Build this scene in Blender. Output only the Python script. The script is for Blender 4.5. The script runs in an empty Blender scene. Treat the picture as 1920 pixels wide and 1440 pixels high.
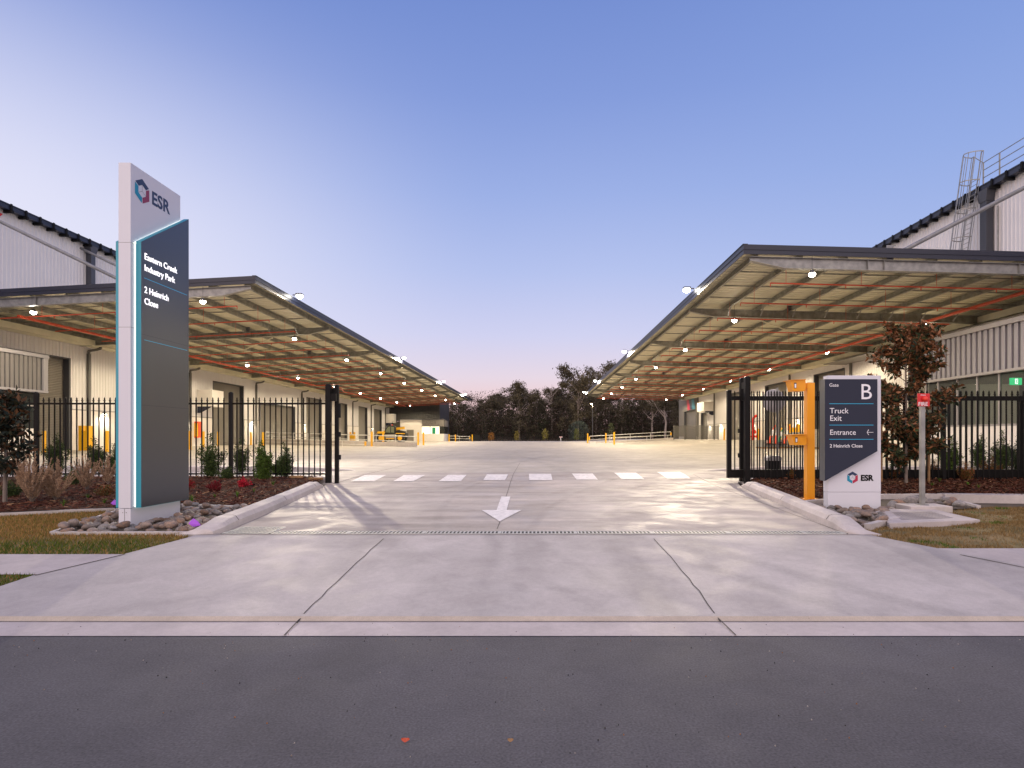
import bpy, bmesh, math, random
from mathutils import Vector, Matrix, noise as mnoise
R = math.radians
random.seed(7)
SC = bpy.context.scene
COL = SC.collection

# ------------------------------------------------------------------ camera
F = 1100.0; VX = 1009.0; VY = 820.0; EYE = 1.5      # focal length in px, vanishing point, eye height
cam_d = bpy.data.cameras.new("camera"); cam = bpy.data.objects.new("camera", cam_d); COL.objects.link(cam)
cam.location = (0, 0, EYE); cam.rotation_euler = (R(90), 0, 0)
cam_d.sensor_fit = 'HORIZONTAL'; cam_d.sensor_width = 36; cam_d.lens = F/1920*36
cam_d.shift_x = (960-VX)/1920; cam_d.shift_y = (VY-720)/1920
cam_d.clip_start = 0.05; cam_d.clip_end = 3000
SC.camera = cam

# ------------------------------------------------------------------ sky
W = bpy.data.worlds.new("World"); SC.world = W; W.use_nodes = True
nt = W.node_tree; N = nt.nodes; L = nt.links; N.clear()
def nn(t, **k):
    n = N.new(t)
    for a, b in k.items(): setattr(n, a, b)
    return n
tc = nn('ShaderNodeTexCoord'); sx = nn('ShaderNodeSeparateXYZ'); L.new(tc.outputs['Generated'], sx.inputs[0])
ramp = nn('ShaderNodeValToRGB'); L.new(sx.outputs['Z'], ramp.inputs[0])
def lin(c): return tuple(((v/255)/12.92 if v <= 10 else ((v/255+.055)/1.055)**2.4) for v in c)
stops = [(0.0,(222,178,178)),(.05,(232,196,204)),(.10,(222,206,226)),(.17,(200,200,236)),(.27,(174,186,233)),(.38,(150,169,226)),(.5,(126,149,215)),(.62,(108,134,205)),(1.0,(92,120,195))]
er = ramp.color_ramp
while len(er.elements) < len(stops): er.elements.new(.5)
for e, (p, c) in zip(er.elements, stops): e.position = p; e.color = lin(c)+(1,)
def mapr(src, a, b, c=0, d=1, smooth=True):
    m = nn('ShaderNodeMapRange'); m.interpolation_type = 'SMOOTHSTEP' if smooth else 'LINEAR'
    m.inputs['From Min'].default_value = a; m.inputs['From Max'].default_value = b
    m.inputs['To Min'].default_value = c; m.inputs['To Max'].default_value = d
    L.new(src, m.inputs['Value']); return m.outputs['Result']
def math_(op, a, b):
    m = nn('ShaderNodeMath', operation=op)
    for i, v in enumerate((a, b)):
        if isinstance(v, (int, float)): m.inputs[i].default_value = v
        else: L.new(v, m.inputs[i])
    return m.outputs[0]
def mix_(f, a, b, bt='MIX'):
    m = nn('ShaderNodeMix', data_type='RGBA', blend_type=bt)
    if isinstance(f, (int, float)): m.inputs['Factor'].default_value = f
    else: L.new(f, m.inputs['Factor'])
    for i, v in ((6, a), (7, b)):
        if isinstance(v, tuple): m.inputs[i].default_value = v+(1,)
        else: L.new(v, m.inputs[i])
    return m.outputs[2]
left = math_('MULTIPLY', mapr(sx.outputs['X'], -.05, -.72), mapr(sx.outputs['Z'], .62, .25))   # afterglow to the left
c1 = mix_(left, ramp.outputs[0], lin((228,227,248)))
right = mapr(sx.outputs['X'], .05, .75)
c2 = mix_(math_('MULTIPLY', right, .5), c1, lin((122,152,218)))
back = mapr(sx.outputs['Y'], .25, -.5)                                                         # unseen sky behind the camera, brightened to light ground and sign fronts
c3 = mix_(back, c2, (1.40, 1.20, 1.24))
sky = nn('ShaderNodeTexSky'); sky.sky_type = 'NISHITA'; sky.sun_disc = False
sky.sun_elevation = R(2.0); sky.sun_rotation = R(215)
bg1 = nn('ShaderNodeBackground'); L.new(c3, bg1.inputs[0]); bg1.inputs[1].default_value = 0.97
bg2 = nn('ShaderNodeBackground'); L.new(sky.outputs[0], bg2.inputs[0]); bg2.inputs[1].default_value = 0.05
ad = nn('ShaderNodeAddShader'); L.new(bg1.outputs[0], ad.inputs[0]); L.new(bg2.outputs[0], ad.inputs[1])
wo = nn('ShaderNodeOutputWorld'); L.new(ad.outputs[0], wo.inputs[0])

# one very soft sun: the last light behind the photographer's left shoulder
sd = bpy.data.lights.new("sun", 'SUN'); sd.energy = 0.55; sd.angle = R(55); sd.color = (1.0, .88, .82)
so = bpy.data.objects.new("sun", sd); COL.objects.link(so); so.rotation_euler = (R(52), 0, R(-25)); so.location = (-20, -20, 30)

SC.view_settings.view_transform = 'Standard'; SC.view_settings.look = 'None'
SC.view_settings.exposure = 0.0; SC.view_settings.gamma = 1.0
SC.render.engine = 'CYCLES'
SC.cycles.use_denoising = True
SC.cycles.max_bounces = 8; SC.cycles.diffuse_bounces = 4; SC.cycles.glossy_bounces = 3
SC.cycles.transmission_bounces = 4; SC.cycles.transparent_max_bounces = 8
SC.cycles.sample_clamp_indirect = 6.0; SC.cycles.use_light_tree = True
SC.cycles.caustics_reflective = False; SC.cycles.caustics_refractive = False

# ------------------------------------------------------------------ terrain maths
def ss(t): t = max(0.0, min(1.0, t)); return t*t*(3-2*t)
KN = [(-80,0),(4.42,0),(4.70,.02),(4.76,.045),(7.5,.25),(14,.30),(15.5,.355),(17,.42),(25,.55),(35,.70),(47,.77),(112,.78),(113,.6),(118,.1),(128,.4),(150,2.2),(200,3.5),(700,6)]
def prof(y):
    for (a, za), (b, zb) in zip(KN, KN[1:]):
        if y <= b: return za+(zb-za)*max(0, (y-a))/(b-a)
    return KN[-1][1]
def gz(x, y):
    z = prof(y)
    if y > 25: z += .42*ss((x-6)/12)*ss((y-25)/30)*(1-ss((y-112)/5))
    return z
def G(px, py):                      # ground point seen at a photo pixel
    k = (py-VY)/F
    lo, hi = 1.0, 140.0
    for _ in range(50):
        m = (lo+hi)/2; x = (px-VX)*m/F
        if EYE-gz(x, m)-k*m > 0: lo = m
        else: hi = m
    return ((px-VX)*lo/F, lo)
def X_(px, D): return (px-VX)*D/F
def Z_(py, D): return EYE+(VY-py)*D/F
def pip(x, y, poly):
    c = False; j = len(poly)-1
    for i in range(len(poly)):
        xi, yi = poly[i]; xj, yj = poly[j]
        if (yi > y) != (yj > y) and x < (xj-xi)*(y-yi)/(yj-yi)+xi: c = not c
        j = i
    return c

# ------------------------------------------------------------------ materials
MATS = {}
def mat(name, col, rough=.6, metal=0.0, var=0.0, vs=3.0, col2=None, bump=0.0, bs=40.0, emit=None, es=1.0,
        attr=False, objrand=0.0, rvar=0.0, coat=0.0, stretch=None, detail=6.0):
    m = bpy.data.materials.new(name); m.use_nodes = True
    t = m.node_tree; b = t.nodes['Principled BSDF']
    col = tuple(col); last = None
    b.inputs['Roughness'].default_value = rough; b.inputs['Metallic'].default_value = metal
    if coat: b.inputs['Coat Weight'].default_value = coat
    tcn = t.nodes.new('ShaderNodeTexCoord'); src = tcn.outputs['Object']
    if stretch:
        mp = t.nodes.new('ShaderNodeMapping'); mp.inputs['Scale'].default_value = stretch
        t.links.new(src, mp.inputs[0]); src = mp.outputs[0]
    def noise(scale, det=detail, dist=0.0):
        n = t.nodes.new('ShaderNodeTexNoise'); n.inputs['Scale'].default_value = scale; n.inputs['Detail'].default_value = det
        n.inputs['Distortion'].default_value = dist; t.links.new(src, n.inputs['Vector']); return n.outputs['Fac']
    base = None
    if attr:
        a = t.nodes.new('ShaderNodeAttribute'); a.attribute_name = 'tint'; base = a.outputs['Color']
    if var > 0 or col2:
        c2 = tuple(col2) if col2 else tuple(v*(1-var) for v in col)
        r = t.nodes.new('ShaderNodeValToRGB'); r.color_ramp.elements[0].position = .36; r.color_ramp.elements[1].position = .66
        r.color_ramp.elements[0].color = c2+(1,); r.color_ramp.elements[1].color = col+(1,)
        t.links.new(noise(vs), r.inputs[0]); cc = r.outputs[0]
        if base:
            mx = t.nodes.new('ShaderNodeMix'); mx.data_type = 'RGBA'; mx.blend_type = 'MULTIPLY'; mx.inputs[0].default_value = 1
            t.links.new(base, mx.inputs[6]); t.links.new(cc, mx.inputs[7]); cc = mx.outputs[2]
        base = cc
    if objrand:
        oi = t.nodes.new('ShaderNodeObjectInfo'); hs = t.nodes.new('ShaderNodeHueSaturation')
        mr = t.nodes.new('ShaderNodeMapRange'); mr.inputs[3].default_value = 1-objrand; mr.inputs[4].default_value = 1+objrand
        t.links.new(oi.outputs['Random'], mr.inputs[0]); t.links.new(mr.outputs[0], hs.inputs['Value'])
        m2 = t.nodes.new('ShaderNodeMath'); m2.operation = 'MULTIPLY'; m2.inputs[1].default_value = 7.31; t.links.new(oi.outputs['Random'], m2.inputs[0])
        m3 = t.nodes.new('ShaderNodeMath'); m3.operation = 'FRACT'; t.links.new(m2.outputs[0], m3.inputs[0])
        m4 = t.nodes.new('ShaderNodeMapRange'); m4.inputs[3].default_value = .3; m4.inputs[4].default_value = 1.5; t.links.new(m3.outputs[0], m4.inputs[0])
        t.links.new(m4.outputs[0], hs.inputs['Saturation'])
        if base: t.links.new(base, hs.inputs['Color'])
        else: hs.inputs['Color'].default_value = col+(1,)
        base = hs.outputs[0]
    if base: t.links.new(base, b.inputs['Base Color'])
    else: b.inputs['Base Color'].default_value = col+(1,)
    if rvar:
        mr = t.nodes.new('ShaderNodeMapRange'); mr.inputs[1].default_value = .35; mr.inputs[2].default_value = .65
        mr.inputs[3].default_value = max(.05, rough-rvar); mr.inputs[4].default_value = min(1, rough+rvar)
        t.links.new(noise(vs*1.7, 5), mr.inputs[0]); t.links.new(mr.outputs[0], b.inputs['Roughness'])
    if bump:
        bp = t.nodes.new('ShaderNodeBump'); bp.inputs['Strength'].default_value = bump; bp.inputs['Distance'].default_value = .02
        t.links.new(noise(bs, 4), bp.inputs['Height']); t.links.new(bp.outputs[0], b.inputs['Normal'])
    if emit:
        b.inputs['Emission Color'].default_value = tuple(emit)+(1,); b.inputs['Emission Strength'].default_value = es
    b.inputs['Specular IOR Level'].default_value = .12 if (attr or name.startswith(('black', 'sign_dark', 'mulch'))) else .5
    MATS[name] = m
    return m

def concrete_mat(name, base, speck=.12, tracks=False, swirl=0.0, rough=.75, rv=.1, grain=140, arcs=()):
    """broom-finished concrete: mottling, fine grain, pale and dark stains, tyre marks"""
    m = bpy.data.materials.new(name); m.use_nodes = True; t = m.node_tree; b = t.nodes['Principled BSDF']
    tcn = t.nodes.new('ShaderNodeTexCoord')
    def noise(scale, det=6, dist=0.0, sc=None, rot=None):
        s = tcn.outputs['Object']
        if sc:
            mp = t.nodes.new('ShaderNodeMapping'); mp.inputs['Scale'].default_value = sc
            if rot: mp.inputs['Rotation'].default_value = rot
            t.links.new(s, mp.inputs[0]); s = mp.outputs[0]
        n = t.nodes.new('ShaderNodeTexNoise'); n.inputs['Scale'].default_value = scale; n.inputs['Detail'].default_value = det
        n.inputs['Distortion'].default_value = dist; t.links.new(s, n.inputs['Vector']); return n.outputs['Fac']
    def mr(s, a, b_, c, d):
        n = t.nodes.new('ShaderNodeMapRange'); n.inputs[1].default_value = a; n.inputs[2].default_value = b_; n.inputs[3].default_value = c; n.inputs[4].default_value = d
        t.links.new(s, n.inputs[0]); return n.outputs[0]
    def mul(a, b_):
        n = t.nodes.new('ShaderNodeMath'); n.operation = 'MULTIPLY'; t.links.new(a, n.inputs[0])
        if isinstance(b_, float): n.inputs[1].default_value = b_
        else: t.links.new(b_, n.inputs[1])
        return n.outputs[0]
    v = mr(noise(.55, 5, .6), .3, .7, .83, 1.10)
    v = mul(v, mr(noise(3.2, 6, .8), .3, .7, .90, 1.07))
    v = mul(v, mr(noise(grain, 3), .25, .75, 1-speck, 1+speck))
    v = mul(v, mr(noise(22, 4), .3, .7, .95, 1.05))
    if swirl:
        v = mul(v, mr(noise(1.0, 7, 1.6, (.35, 1.1, 1)), .35, .66, 1-swirl, 1+swirl*.9))
        v = mul(v, mr(noise(.9, 3, .4, (.18, 2.2, 1)), .35, .65, 1-swirl*.5, 1+swirl*.5))
    def arc(p, q, r, w, dark):        # one curved tyre mark through three ground points
        ax_, ay_ = p; bx_, by_ = q; cx_, cy_ = r
        d = 2*(ax_*(by_-cy_)+bx_*(cy_-ay_)+cx_*(ay_-by_))
        ux = ((ax_**2+ay_**2)*(by_-cy_)+(bx_**2+by_**2)*(cy_-ay_)+(cx_**2+cy_**2)*(ay_-by_))/d
        uy = ((ax_**2+ay_**2)*(cx_-bx_)+(bx_**2+by_**2)*(ax_-cx_)+(cx_**2+cy_**2)*(bx_-ax_))/d
        rad = math.dist((ux, uy), p)
        mp = t.nodes.new('ShaderNodeMapping'); mp.inputs['Scale'].default_value = (1, 1, 0); t.links.new(tcn.outputs['Object'], mp.inputs[0])
        vd = t.nodes.new('ShaderNodeVectorMath'); vd.operation = 'DISTANCE'; vd.inputs[1].default_value = (ux, uy, 0); t.links.new(mp.outputs[0], vd.inputs[0])
        s1 = t.nodes.new('ShaderNodeMath'); s1.operation = 'SUBTRACT'; t.links.new(vd.outputs['Value'], s1.inputs[0]); s1.inputs[1].default_value = rad
        s2 = t.nodes.new('ShaderNodeMath'); s2.operation = 'ABSOLUTE'; t.links.new(s1.outputs[0], s2.inputs[0])
        a_ = mr(s2.outputs[0], w*.35, w, 1.0, 0.0)
        b_ = mul(a_, mr(noise(.9, 4, .5), .38, .62, 0.15, 1.0))
        b_ = mul(b_, mr(noise(26, 2), .3, .7, .6, 1.0))
        return mr(b_, 0, 1, 1.0, 1-dark)
    for A in arcs: v = mul(v, arc(*A))
    if tracks:   # long faint tyre marks sweeping out of the driveway
        v = mul(v, mr(noise(1.3, 2, .3, (1.0, .12, 1), (0, 0, R(-38))), .56, .66, 1.0, .87))
        v = mul(v, mr(noise(1.1, 2, .3, (1.0, .10, 1), (0, 0, R(28))), .60, .70, 1.0, .90))
    mx = t.nodes.new('ShaderNodeMix'); mx.data_type = 'RGBA'; mx.blend_type = 'MULTIPLY'; mx.inputs[0].default_value = 1
    mx.inputs[6].default_value = tuple(base)+(1,)
    cb = t.nodes.new('ShaderNodeCombineColor')
    for i in range(3): t.links.new(v, cb.inputs[i])
    t.links.new(cb.outputs[0], mx.inputs[7]); t.links.new(mx.outputs[2], b.inputs['Base Color'])
    t.links.new(mr(noise(1.6, 5, .8), .35, .65, rough-rv, min(1, rough+rv)), b.inputs['Roughness'])
    bp = t.nodes.new('ShaderNodeBump'); bp.inputs['Strength'].default_value = .25; bp.inputs['Distance'].default_value = .006
    t.links.new(noise(90, 3), bp.inputs['Height']); t.links.new(bp.outputs[0], b.inputs['Normal'])
    MATS[name] = m; return m

GA = [G(1330,1025), G(1560,1095), G(1830,1165)]; GB = [G(1230,1025), G(1420,1095), G(1660,1168)]
concrete_mat('apron_concrete', (.42, .385, .375), tracks=True, arcs=[(*GA, .16, .22), (*GB, .15, .2), (G(925,1020), G(1010,1085), G(1180,1165), .12, .16), (G(1015,1020), G(1120,1085), G(1310,1165), .12, .14), (G(735,1015), G(790,1080), G(800,1165), .2, .12), (G(420,1030), G(330,1090), G(260,1165), .2, .08)])
concrete_mat('drive_concrete', (.38, .335, .31), arcs=[(G(1000,985), G(1050,940), G(1120,910), .10, .2), (G(1120,990), G(1180,940), G(1290,905), .14, .15), (G(700,985), G(760,940), G(880,905), .14, .15), (G(820,990), G(840,940), G(900,905), .1, .15)], swirl=.17, rough=.70, rv=.15)
concrete_mat('yard_concrete', (.40, .36, .315), arcs=[(G(700,860), G(1000,846), G(1300,850), .3, .16), (G(720,868), G(1000,856), G(1320,866), .3, .14), (G(900,880), G(1050,850), G(1100,834), .25, .15), (G(1050,880), G(960,850), G(870,836), .25, .15)], speck=.05, swirl=.08, rough=.65, rv=.12)
concrete_mat('path_concrete', (.46, .41, .405), speck=.08)
concrete_mat('kerb_concrete', (.52, .47, .45), speck=.10)
concrete_mat('kerb_tan', (.50, .42, .33), speck=.15)
concrete_mat('asphalt', (.076, .073, .085), speck=.42, rough=.88, rv=.05, grain=75)
M = MATS
mat('joint', (.06, .05, .045), .9)
mat('paint_white', (.80, .76, .75), .6, var=.28, vs=11)
mat('soil', (.10, .075, .05), .95, var=.4, vs=8)
mat('lawn_soil', (.22, .15, .065), .95, col2=(.11, .095, .035), vs=3)
mat('mulch_base', (.065, .032, .022), .95, var=.5, vs=20, bump=.8, bs=30)
mat('mulch_chip', (1, 1, 1), .85, attr=True)
mat('blade', (1, 1, 1), .8, attr=True)
mat('cladding', (.72, .70, .71), .45, var=.04, vs=.8)
mat('cladding_dark_and_shade', (.075, .07, .07), .5, var=.1, vs=1)  # dark cladding of the far wing; also colours the shade sheet on the right wall
mat('cladding_grey', (.33, .31, .31), .45, var=.05)
mat('cladding_mid', (.20, .185, .175), .5, var=.06)
mat('precast', (.78, .74, .71), .6, var=.05, vs=1.5)
mat('door_grey', (.22, .20, .18), .45, metal=.2, var=.12, vs=.5)
mat('trim_dark', (.055, .057, .07), .4)
mat('fascia', (.016, .019, .038), .4, var=.1)
mat('pipe_grey', (.12, .115, .11), .4)
mat('galv', (.34, .335, .32), .45, metal=.35, col2=(.23, .23, .225), vs=5)
mat('canopy_steel', (.33, .325, .27), .55, metal=.15, col2=(.21, .205, .17), vs=4)
mat('galv_dull', (.26, .26, .27), .5, metal=.3, col2=(.18, .185, .195), vs=4)
mat('roof_sheet', (.74, .70, .52), .5, var=.12, vs=1.2)
mat('red_pipe', (.62, .08, .03), .4)
mat('black', (.010, .009, .009), .5)
mat('black_matte', (.012, .012, .013), .6)
mat('yellow', (.86, .46, .012), .45)
mat('orange', (.80, .32, .005), .42)
mat('sign_white', (.66, .66, .73), .38, var=.02)
mat('sign_dark', (.034, .038, .060), .5)
mat('sign_satin', (.105, .115, .14), .30, metal=.8)
mat('teal', (.03, .32, .42), .4)
mat('teal_line', (.02, .30, .50), .4, emit=(.03, .35, .6), es=.35)
mat('navy', (.015, .035, .10), .4)
mat('logo_teal', (.0, .26, .42), .4)
mat('logo_red', (.45, .02, .07), .4)
mat('logo_plum', (.26, .025, .08), .4)
mat('text_white', (.80, .80, .85), .4)
mat('text_lit', (.9, .9, .9), .4, emit=(1, .97, 1), es=1.3)
mat('led', (.9, .9, .8), .4, emit=(.93, 1.0, .86), es=2.4)
mat('lamp_face', (1, 1, 1), .4, emit=(1.0, .90, .72), es=70)
mat('flood_face', (1, 1, 1), .4, emit=(1.0, .95, .86), es=30)
mat('street_face', (1, 1, 1), .4, emit=(1.0, .72, .34), es=30)
mat('wall_face', (1, 1, 1), .4, emit=(1.0, .9, .72), es=18)
mat('exit_green', (.0, .4, .15), .4, emit=(.0, .62, .22), es=1.3)
mat('exit_white', (.9, .9, .9), .4, emit=(.9, 1, .95), es=1.6)
mat('red', (.60, .012, .018), .4)
mat('fire_red', (.75, .04, .02), .35)
mat('cone_orange', (.90, .10, .03), .5)
mat('cone_green', (.0, .28, .12), .5)
mat('white_plain', (.80, .80, .80), .45)
mat('window_lit', (.9, .85, .7), .5, emit=(1, .93, .72), es=1.0)
mat('timber', (.34, .19, .08), .7, var=.3, vs=8)
mat('rock', (.27, .19, .145), .7, col2=(.15, .125, .115), vs=3, objrand=.32, bump=.3, bs=8)
mat('flag', (.45, .12, .80), .6)
mat('bark', (.30, .24, .20), .85, var=.5, vs=3)
mat('bark_pale', (.52, .42, .36), .8, var=.35, vs=2)
mat('twig', (.12, .075, .05), .9)
mat('leaf', (1, 1, 1), .6, attr=True)
mat('dry', (1, 1, 1), .85, attr=True)
mat('tyre', (.02, .02, .02), .8)
mat('paver', (.42, .40, .36), .8, var=.3, vs=9)
mat('leaf_litter', (.50, .08, .03), .7)
g = mat('glass', (.05, .06, .06), .03)
gb = g.node_tree.nodes['Principled BSDF']; gb.inputs['Transmission Weight'].default_value = .92; gb.inputs['IOR'].default_value = 1.1; gb.inputs['Base Color'].default_value = (.75, .78, .75, 1)
mat('dark_glass', (.03, .035, .035), .06)

# ------------------------------------------------------------------ mesh helpers
class MB:
    def __init__(s): s.v = []; s.f = []; s.c = None; s.sm = False
    def box(s, x0, x1, y0, y1, z0, z1):
        n = len(s.v)
        s.v += [(x0,y0,z0),(x1,y0,z0),(x1,y1,z0),(x0,y1,z0),(x0,y0,z1),(x1,y0,z1),(x1,y1,z1),(x0,y1,z1)]
        s.f += [(n,n+3,n+2,n+1),(n+4,n+5,n+6,n+7),(n,n+1,n+5,n+4),(n+1,n+2,n+6,n+5),(n+2,n+3,n+7,n+6),(n+3,n,n+4,n+7)]
        return s
    def hexa(s, p):       # eight corners: bottom ring then top ring
        n = len(s.v); s.v += [tuple(q) for q in p]
        s.f += [(n,n+3,n+2,n+1),(n+4,n+5,n+6,n+7),(n,n+1,n+5,n+4),(n+1,n+2,n+6,n+5),(n+2,n+3,n+7,n+6),(n+3,n,n+4,n+7)]
        return s
    def tube(s, a, b, r, n=8, r2=None, cap=True):
        a = Vector(a); b = Vector(b); d = (b-a)
        if d.length < 1e-6: return s
        d.normalize(); u = d.orthogonal().normalized(); w = d.cross(u); k = len(s.v); r2 = r if r2 is None else r2
        for (p, q) in ((a, r), (b, r2)):
            for i in range(n):
                t = 2*math.pi*i/n; s.v.append(tuple(p+u*(q*math.cos(t))+w*(q*math.sin(t))))
        for i in range(n): j = (i+1) % n; s.f.append((k+i, k+j, k+n+j, k+n+i))
        if cap: s.f.append(tuple(k+n-1-i for i in range(n))); s.f.append(tuple(k+n+i for i in range(n)))
        return s
    def path(s, pts, r, n=8):
        for a, b in zip(pts, pts[1:]):
            s.tube(a, b, r, n)
        return s
    def bar(s, a, b, w, h, up=(0,0,1)):   # rectangular bar from a to b
        a = Vector(a); b = Vector(b); d = (b-a).normalized(); up = Vector(up)
        if abs(d.dot(up)) > .99: up = Vector((1, 0, 0))
        x = d.cross(up).normalized()*(w/2); z = x.cross(d).normalized()*(h/2)
        return s.hexa([a-x-z, a+x-z, b+x-z, b-x-z, a-x+z, a+x+z, b+x+z, b-x+z])
    def quad(s, a, b, c, d): n = len(s.v); s.v += [tuple(a),tuple(b),tuple(c),tuple(d)]; s.f.append((n,n+1,n+2,n+3)); return s
    def prism(s, poly, axis, a, b):       # polygon in the two other axes, pushed from a to b along axis
        n = len(poly); k = len(s.v)
        for t in (a, b):
            for (p, q) in poly:
                s.v.append((t,p,q) if axis == 'x' else ((p,t,q) if axis == 'y' else (p,q,t)))
        s.f.append(tuple(range(k, k+n))); s.f.append(tuple(range(k+2*n-1, k+n-1, -1)))
        for i in range(n): j = (i+1) % n; s.f.append((k+j, k+i, k+n+i, k+n+j))
        return s
    def build(s, name, m, parent=None, bevel=0, smooth=False, loc=None, fix=False):
        me = bpy.data.meshes.new(name); me.from_pydata(s.v, [], s.f)
        if s.c is not None:
            at = me.attributes.new('tint', 'FLOAT_COLOR', 'FACE')
            flat = []
            for c in s.c: flat += [c[0], c[1], c[2], 1.0]
            at.data.foreach_set('color', flat)
        if fix:
            bm = bmesh.new(); bm.from_mesh(me); bmesh.ops.recalc_face_normals(bm, faces=bm.faces); bm.to_mesh(me); bm.free()
        if smooth: me.polygons.foreach_set('use_smooth', [True]*len(me.polygons))
        me.materials.append(MATS[m] if isinstance(m, str) else m); me.update()
        o = bpy.data.objects.new(name, me); COL.objects.link(o)
        if parent: o.parent = parent
        if loc: o.location = loc
        if bevel:
            b = o.modifiers.new('bevel', 'BEVEL'); b.width = bevel; b.segments = 2; b.limit_method = 'ANGLE'; b.angle_limit = R(40)
        return o
def tag(o, label=None, cat=None, group=None, kind=None):
    if label: o['label'] = label
    if cat: o['category'] = cat
    if group: o['group'] = group
    if kind: o['kind'] = kind
    return o
def thing(name, label, cat, loc=(0,0,0), rz=0, group=None):
    o = bpy.data.objects.new(name, None); COL.objects.link(o); o.location = loc; o.rotation_euler = (0,0,rz)
    o.empty_display_size = .2
    return tag(o, label, cat, group)
def copy_tree(o, parent=None):
    c = o.copy(); COL.objects.link(c); c.parent = parent
    for ch in list(o.children): copy_tree(ch, c)
    return c
def structure(o): o['kind'] = 'structure'; return o
def lamp(name, kind, loc, power, color, parent=None, rot=(0,0,0), size=.1, spot=150, blend=.6):
    d = bpy.data.lights.new(name, kind); d.energy = power; d.color = color
    if kind == 'SPOT': d.spot_size = R(spot); d.spot_blend = blend; d.shadow_soft_size = size
    elif kind == 'POINT': d.shadow_soft_size = size
    o = bpy.data.objects.new(name, d); COL.objects.link(o); o.location = loc; o.rotation_euler = rot
    if parent: o.parent = parent
    return o
def text_obj(name, body, size, m, parent, mtx, align='LEFT', extrude=.002, offset=0.0, spacing=1.0, lsp=1.0):
    c = bpy.data.curves.new(name, 'FONT'); c.body = body; c.size = size; c.align_x = align; c.extrude = extrude
    c.offset = offset; c.space_character = spacing; c.resolution_u = 3; c.space_line = lsp
    tmp = bpy.data.objects.new(name, c); COL.objects.link(tmp)
    dg = bpy.context.evaluated_depsgraph_get(); me = bpy.data.meshes.new_from_object(tmp.evaluated_get(dg))
    COL.objects.unlink(tmp); bpy.data.objects.remove(tmp)
    me.materials.clear(); me.materials.append(MATS[m])
    o = bpy.data.objects.new(name, me); COL.objects.link(o); o.parent = parent; o.matrix_local = mtx
    return o
def frame(o, xdir, ydir):           # matrix with local x, y along the given directions
    x = Vector(xdir).normalized(); y = Vector(ydir).normalized(); z = x.cross(y)
    m = Matrix((x, y, z)).transposed().to_4x4(); m.translation = Vector(o); return m

# ------------------------------------------------------------------ ground sheets
def sheet(name, poly, off, m, step=2.0, zf=gz, kind='structure', thick=0):
    bm = bmesh.new()
    vs = [bm.verts.new((x, y, 0)) for x, y in poly]; bm.faces.new(vs)
    xs = [p[0] for p in poly]; ys = [p[1] for p in poly]
    cuts = [k[0] for k in KN if min(ys) < k[0] < max(ys)]
    y = min(ys)+step
    while y < max(ys): cuts.append(y); y += step
    for c in cuts:
        bmesh.ops.bisect_plane(bm, geom=bm.verts[:]+bm.edges[:]+bm.faces[:], plane_co=(0, c, 0), plane_no=(0, 1, 0))
    x = min(xs)+step
    while x < max(xs):
        bmesh.ops.bisect_plane(bm, geom=bm.verts[:]+bm.edges[:]+bm.faces[:], plane_co=(x, 0, 0), plane_no=(1, 0, 0)); x += step
    for v in bm.verts: v.co.z = zf(v.co.x, v.co.y)+off
    bmesh.ops.recalc_face_normals(bm, faces=bm.faces)
    for f in bm.faces:
        if f.normal.z < 0: f.normal_flip()
    me = bpy.data.meshes.new(name); bm.to_mesh(me); bm.free()
    me.materials.append(MATS[m]); o = bpy.data.objects.new(name, me); COL.objects.link(o)
    if kind: o['kind'] = kind
    return o
def ribbon(name, pts, w, h, m, parent=None, zf=gz, off=0.0, bev=0):   # kerb or edging following a line on the ground
    mb = MB(); n = len(pts)
    for i in range(n-1):
        (x0, y0), (x1, y1) = pts[i], pts[i+1]
        L_ = math.hypot(x1-x0, y1-y0); k = max(1, int(L_/.5))
        for j in range(k):
            a = j/k; b = (j+1)/k
            ax, ay = x0+(x1-x0)*a, y0+(y1-y0)*a; bx, by = x0+(x1-x0)*b, y0+(y1-y0)*b
            nx, ny = -(y1-y0)/L_*w/2, (x1-x0)/L_*w/2
            za, zb = zf(ax, ay)+off, zf(bx, by)+off
            mb.hexa([(ax-nx,ay-ny,za-.1),(ax+nx,ay+ny,za-.1),(bx+nx,by+ny,zb-.1),(bx-nx,by-ny,zb-.1),
                     (ax-nx,ay-ny,za+h),(ax+nx,ay+ny,za+h),(bx+nx,by+ny,zb+h),(bx-nx,by-ny,zb+h)])
    return mb.build(name, m, parent, fix=True)
# ================================================================== SETTING: ground, road, paths
me_poly = [(-500,-80),(500,-80),(500,650),(-500,650)]
def terr():
    mb = MB(); xs = [-500,-200,-100,-60,-40]+[i*2 for i in range(-19, 20)]+[40,60,100,200,500]
    ys = sorted(set([k[0] for k in KN if k[0] > -80]+[-80,-20,0]+[20+4*i for i in range(24)]+[120,124,134,140,145,160,170,180,230,300,450]))
    for y in ys:
        for x in xs: mb.v.append((x, y, gz(x, y)-.06+(.35*mnoise.noise((x*.07, y*.07, 3)) if y > 126 else 0)))
    nx = len(xs)
    for j in range(len(ys)-1):
        for i in range(nx-1): a = j*nx+i; mb.f.append((a, a+1, a+1+nx, a+nx))
    return mb.build('ground', 'soil')
structure(terr())
sheet('road', [(-120,-40),(120,-40),(120,4.42),(-120,4.42)], 0.0, 'asphalt', 20)
sheet('road_gutter', [(-120,4.42),(120,4.42),(120,4.70),(-120,4.70)], 0.004, 'path_concrete', 10)
sheet('kerb_lip', [(-120,4.70),(120,4.70),(120,4.76),(-120,4.76)], 0.004, 'kerb_tan', 10)

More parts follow.
